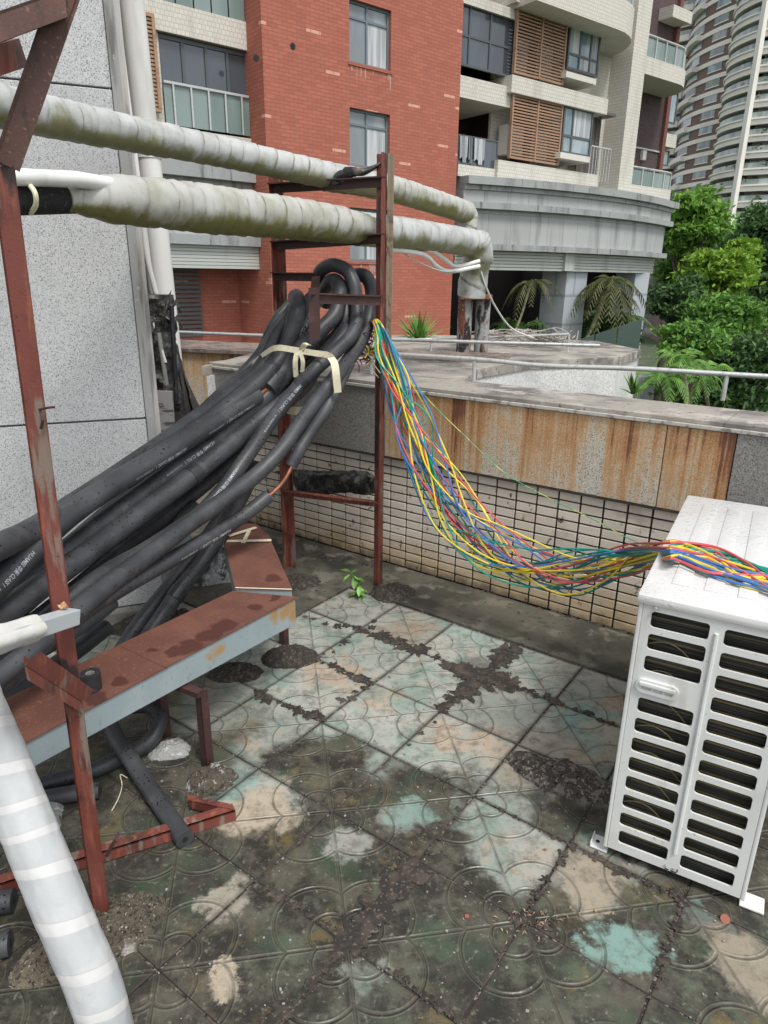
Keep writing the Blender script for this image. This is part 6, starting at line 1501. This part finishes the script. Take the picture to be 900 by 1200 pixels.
def tree(name, label, px, py, rx, ry, Y, mat, nclus, nleaf, ls, seed, flat=.55, lobes=None, group='trees beyond the parapet'):
    c = D(px, py, Y); k = Y / 847; RX, RZ = rx * k, ry * k; rg = random.Random(seed)
    root = thing(name, label, 'tree', (c.x, c.y, GZ), group)
    m = MB(); br = []
    for _ in range(nclus):
        d_ = Vector((rg.gauss(0, 1), rg.gauss(0, 1), rg.gauss(0, 1))).normalized(); r_ = rg.uniform(.35, 1) ** .5
        lump = .82 + .35 * noise.noise(d_ * 1.9 + Vector((seed, 0, 0)))
        q = c + Vector((d_.x * RX, d_.y * RX, d_.z * RZ)) * r_ * lump
        if d_.z < -.3: q.z += RZ * .2
        br.append(q); cr = rg.uniform(.10, .2) * RX + ls
        for _ in range(nleaf):
            o_ = Vector((rg.gauss(0, 1), rg.gauss(0, 1), abs(rg.gauss(0, 1)) * .6 - .15)); leafquad(m, q + Vector((o_.x * cr * .6, o_.y * cr * .6, o_.z * cr * flat)), ls * rg.uniform(.6, 1.3), rg, .8)
    m.build('crown', mat, root)
    tm_ = MB(); h0 = Vector((c.x, c.y, GZ)); tr_ = .02 * (c.z - GZ) + .12
    tm_.tube(spline([h0, h0.lerp(c, .5) + Vector((rg.gauss(0, .3), 0, 0)), c + Vector((0, 0, RZ * .3))], 5), lambda i, a: tr_ * (1 - i * .07), 8)
    for q in rg.sample(br, min(14, len(br))):
        s_ = h0.lerp(c, rg.uniform(.75, 1.0)); tm_.tube(spline([s_, s_.lerp(q, .5) + Vector((0, 0, -.3)), q], 4), lambda i, a: tr_ * .35 * (1 - i / 10), 5)
    tm_.build('trunk', BARK, root, smooth=True)
LG = leafmat('bright_green_leaves', (.16, .33, .055), (.23, .41, .07), (.08, .19, .04))
LY = leafmat('yellow_green_leaves', (.2, .35, .04), (.27, .42, .05), (.1, .21, .03))
LD = leafmat('dark_green_leaves', (.065, .14, .05), (.11, .20, .06), (.03, .07, .028))
LM = leafmat('mid_green_leaves', (.11, .25, .05), (.19, .37, .065), (.045, .11, .03))
tree('broadleaf_tree', 'bright green tree rising beside the end of the curved wing', 812, 268, 36, 50, 36, LG, 190, 42, .17, 1)
tree('broadleaf_tree', 'yellow green tree, the lightest crown of all, in the middle of the wood', 838, 324, 40, 34, 31, LY, 170, 42, .15, 2)
tree('broadleaf_tree', 'small yellow green crown sticking up right of the lightest tree', 868, 302, 20, 24, 33, LY, 60, 36, .16, 3)
tree('broadleaf_tree', 'dark dull green tree below the distant tower at the right edge', 892, 296, 52, 55, 44, LD, 240, 44, .2, 4)
tree('broadleaf_tree', 'deep green tree tucked behind the bright one next to the curved wing', 800, 318, 34, 40, 38, LM, 120, 40, .18, 5)
tree('broadleaf_tree', 'mid green spreading tree below the yellow green crown', 846, 378, 50, 34, 27, LM, 210, 44, .13, 6)
tree('broadleaf_tree', 'grey green tree at the right edge halfway down the wood', 905, 350, 34, 36, 34, LD, 120, 40, .15, 7)
tree('broadleaf_tree', 'dark green tree against the right hand pier of the curved wing', 800, 360, 34, 36, 30, LD, 150, 40, .14, 8)
tree('broadleaf_tree', 'shadowy low tree behind the parapet rail at the right edge', 885, 425, 55, 38, 25, LD, 200, 44, .13, 9)
tree('broadleaf_tree', 'leafy mid green tree low behind the rail near the right pier', 810, 405, 40, 32, 24, LM, 170, 42, .12, 10)
tree('broadleaf_tree', 'dark low tree filling the gap under the others behind the rail', 830, 460, 70, 40, 26, LD, 200, 44, .14, 11)
tree('broadleaf_tree', 'far dark tree closing the gap between the wing and the bright tree', 830, 345, 70, 75, 52, LD, 260, 44, .26, 12)
tree('shrub', 'dark shrub filling the shaded opening between the two piers', 712, 392, 34, 26, 26.5, LD, 90, 40, .12, 21, group='shrubs under the curved wing')
tree('shrub', 'dark shrub in the shaded opening left of the first pier', 612, 398, 26, 20, 25.5, LD, 50, 36, .12, 22, group='shrubs under the curved wing')
def frond(m, p, az, L_, rise, droop, rg, w__=.22, n_=16, curl=0):
    d_ = Vector((math.cos(az), math.sin(az), 0)); pts = []
    for i in range(n_ + 1):
        t_ = i / n_; pts.append(p + d_ * (L_ * t_ * (1 - .15 * t_)) + Vector((0, 0, rise * t_ - droop * t_ * t_)))
    m.tube(pts, lambda i, a: .02 * L_ / 2 * (1 - i / (n_ + 2)), 4)
    sd2 = Vector((-d_.y, d_.x, 0))
    for i in range(2, n_ + 1):
        T = (pts[i] - pts[i - 1]).normalized(); ll = w__ * L_ * math.sin(math.pi * min(1, (i + 1) / (n_ + 2))) ** .6 + .05
        for s_ in (-1, 1):
            e_ = pts[i] + (sd2 * s_ * .8 + T * .7 + Vector((0, 0, -.35 - rg.uniform(0, .35)))) .normalized() * ll
            wv_ = T * .05 * L_ / 2
            m.add([pts[i] - wv_, pts[i] + wv_, e_.lerp(pts[i], .3) + wv_, e_], [(0, 1, 2, 3)])
def palm(label, base, top, nf, L_, mat, seed, droop=1.2, rise=.6, name='palm', group='palms and cycads', trunk=None, tr_=.06, spread=6.28, az0=0):
    rg = random.Random(seed); root = thing(name, label, 'palm', base, group); m = MB()
    for k in range(nf):
        az = az0 + spread * k / nf + rg.uniform(-.2, .2); s_ = rg.uniform(.75, 1.1)
        frond(m, top, az, L_ * s_, rise * L_ * rg.uniform(.5, 1.3), droop * L_ * rg.uniform(.7, 1.2), rg)
    m.build('fronds', mat, root)
    MB().tube(spline([base, base.lerp(top, .5) + Vector((.1, 0, 0)), top], 5), tr_, 8).build('trunk', trunk or BARK, root, smooth=True)
LP = leafmat('palm_fronds', (.06, .13, .035), (.11, .18, .05), (.03, .06, .02)); LPY = leafmat('dry_shaded_palm_fronds', (.13, .13, .05), (.08, .10, .035), (.04, .05, .02))  # dry fronds have the shade under the wing darkened into their colour
CN = simple('yellow_green_cane', (.3, .3, .16), [((3, 3, 12), .5, .6, (.16, .14, .08))], rough=.6)
yq = 23.5
palm('drooping palm with a pale leaning stem in the dark opening left of the first pier', D(588, 420, yq), D(622, 332, yq), 8, 1.15, LPY, 1, trunk=CN, tr_=.04)
palm('large drooping palm with pale canes between the two piers', D(672, 425, 25), D(716, 330, 25), 13, 1.7, LPY, 2, trunk=CN, tr_=.05)
palm('second cane palm leaning beside the large one between the piers', D(668, 430, 25.2), D(708, 345, 25.2), 9, 1.7, LPY, 3, trunk=CN, tr_=.04)
palm('dark bushy palm low between the piers above the glass fence', D(715, 425, 26), D(712, 385, 26), 14, 1.6, LP, 4, rise=1.0)
palm('low shaded palm in the dark opening just left of the first pier', D(610, 425, 25), D(605, 392, 25), 11, 1.5, LP, 5, rise=1.2)
palm('small palm beside the right hand pier with drooping brown fronds', D(727, 425, 25.5), D(727, 350, 25.5), 9, .9, LPY, 6)
palm('feathery palm low behind the rail, nearest to the right pier', D(775, 500, 17), D(775, 448, 17), 12, 1.0, LM, 7, rise=1.0)
palm('feathery palm low behind the rail with an upright pale cane', D(800, 500, 18), D(800, 428, 18), 12, 1.05, LM, 8, rise=1.0, trunk=CN)
palm('feathery palm low behind the rail, farthest right of the three', D(828, 500, 19), D(822, 446, 19), 12, 1.05, LM, 9, rise=1.0)
# spiky plant behind the flat roof and one in the gap behind the parapet
def spiky(label, c, n_, L_, mat, seed, w__=.035):
    rg = random.Random(seed); root = thing('spiky_plant', label, 'plant', c, 'spiky plants behind the parapet')
    lm_ = MB().add([(-w__ * .5, 0, 0), (w__ * .5, 0, 0), (w__ * .5, L_ * .45, .0), (0, L_, -.04 * L_), (-w__ * .5, L_ * .45, .0), (0, L_ * .45, .012)], [(0, 1, 2, 5), (0, 5, 4), (2, 3, 5), (5, 3, 4)]).build('tmp', mat); me = lm_.data; bpy.data.objects.remove(lm_); me.name = 'leaf_blade'
    for k in range(n_): leaf_obj(me, c, rg.uniform(0, 6.28), rg.uniform(.25, 1.35), rg.uniform(.7, 1.1), root, 'leaf_blade')
spiky('spiky leaved plant showing behind the flat roof left of the rusted column', D(490, 402, 6.8), 44, .34, LM, 1, .03)
spiky('small spiky plant in the gap between the parapet and the white pebbled roof side', D(741, 462, 4.8), 26, .16, LM, 2, .02)
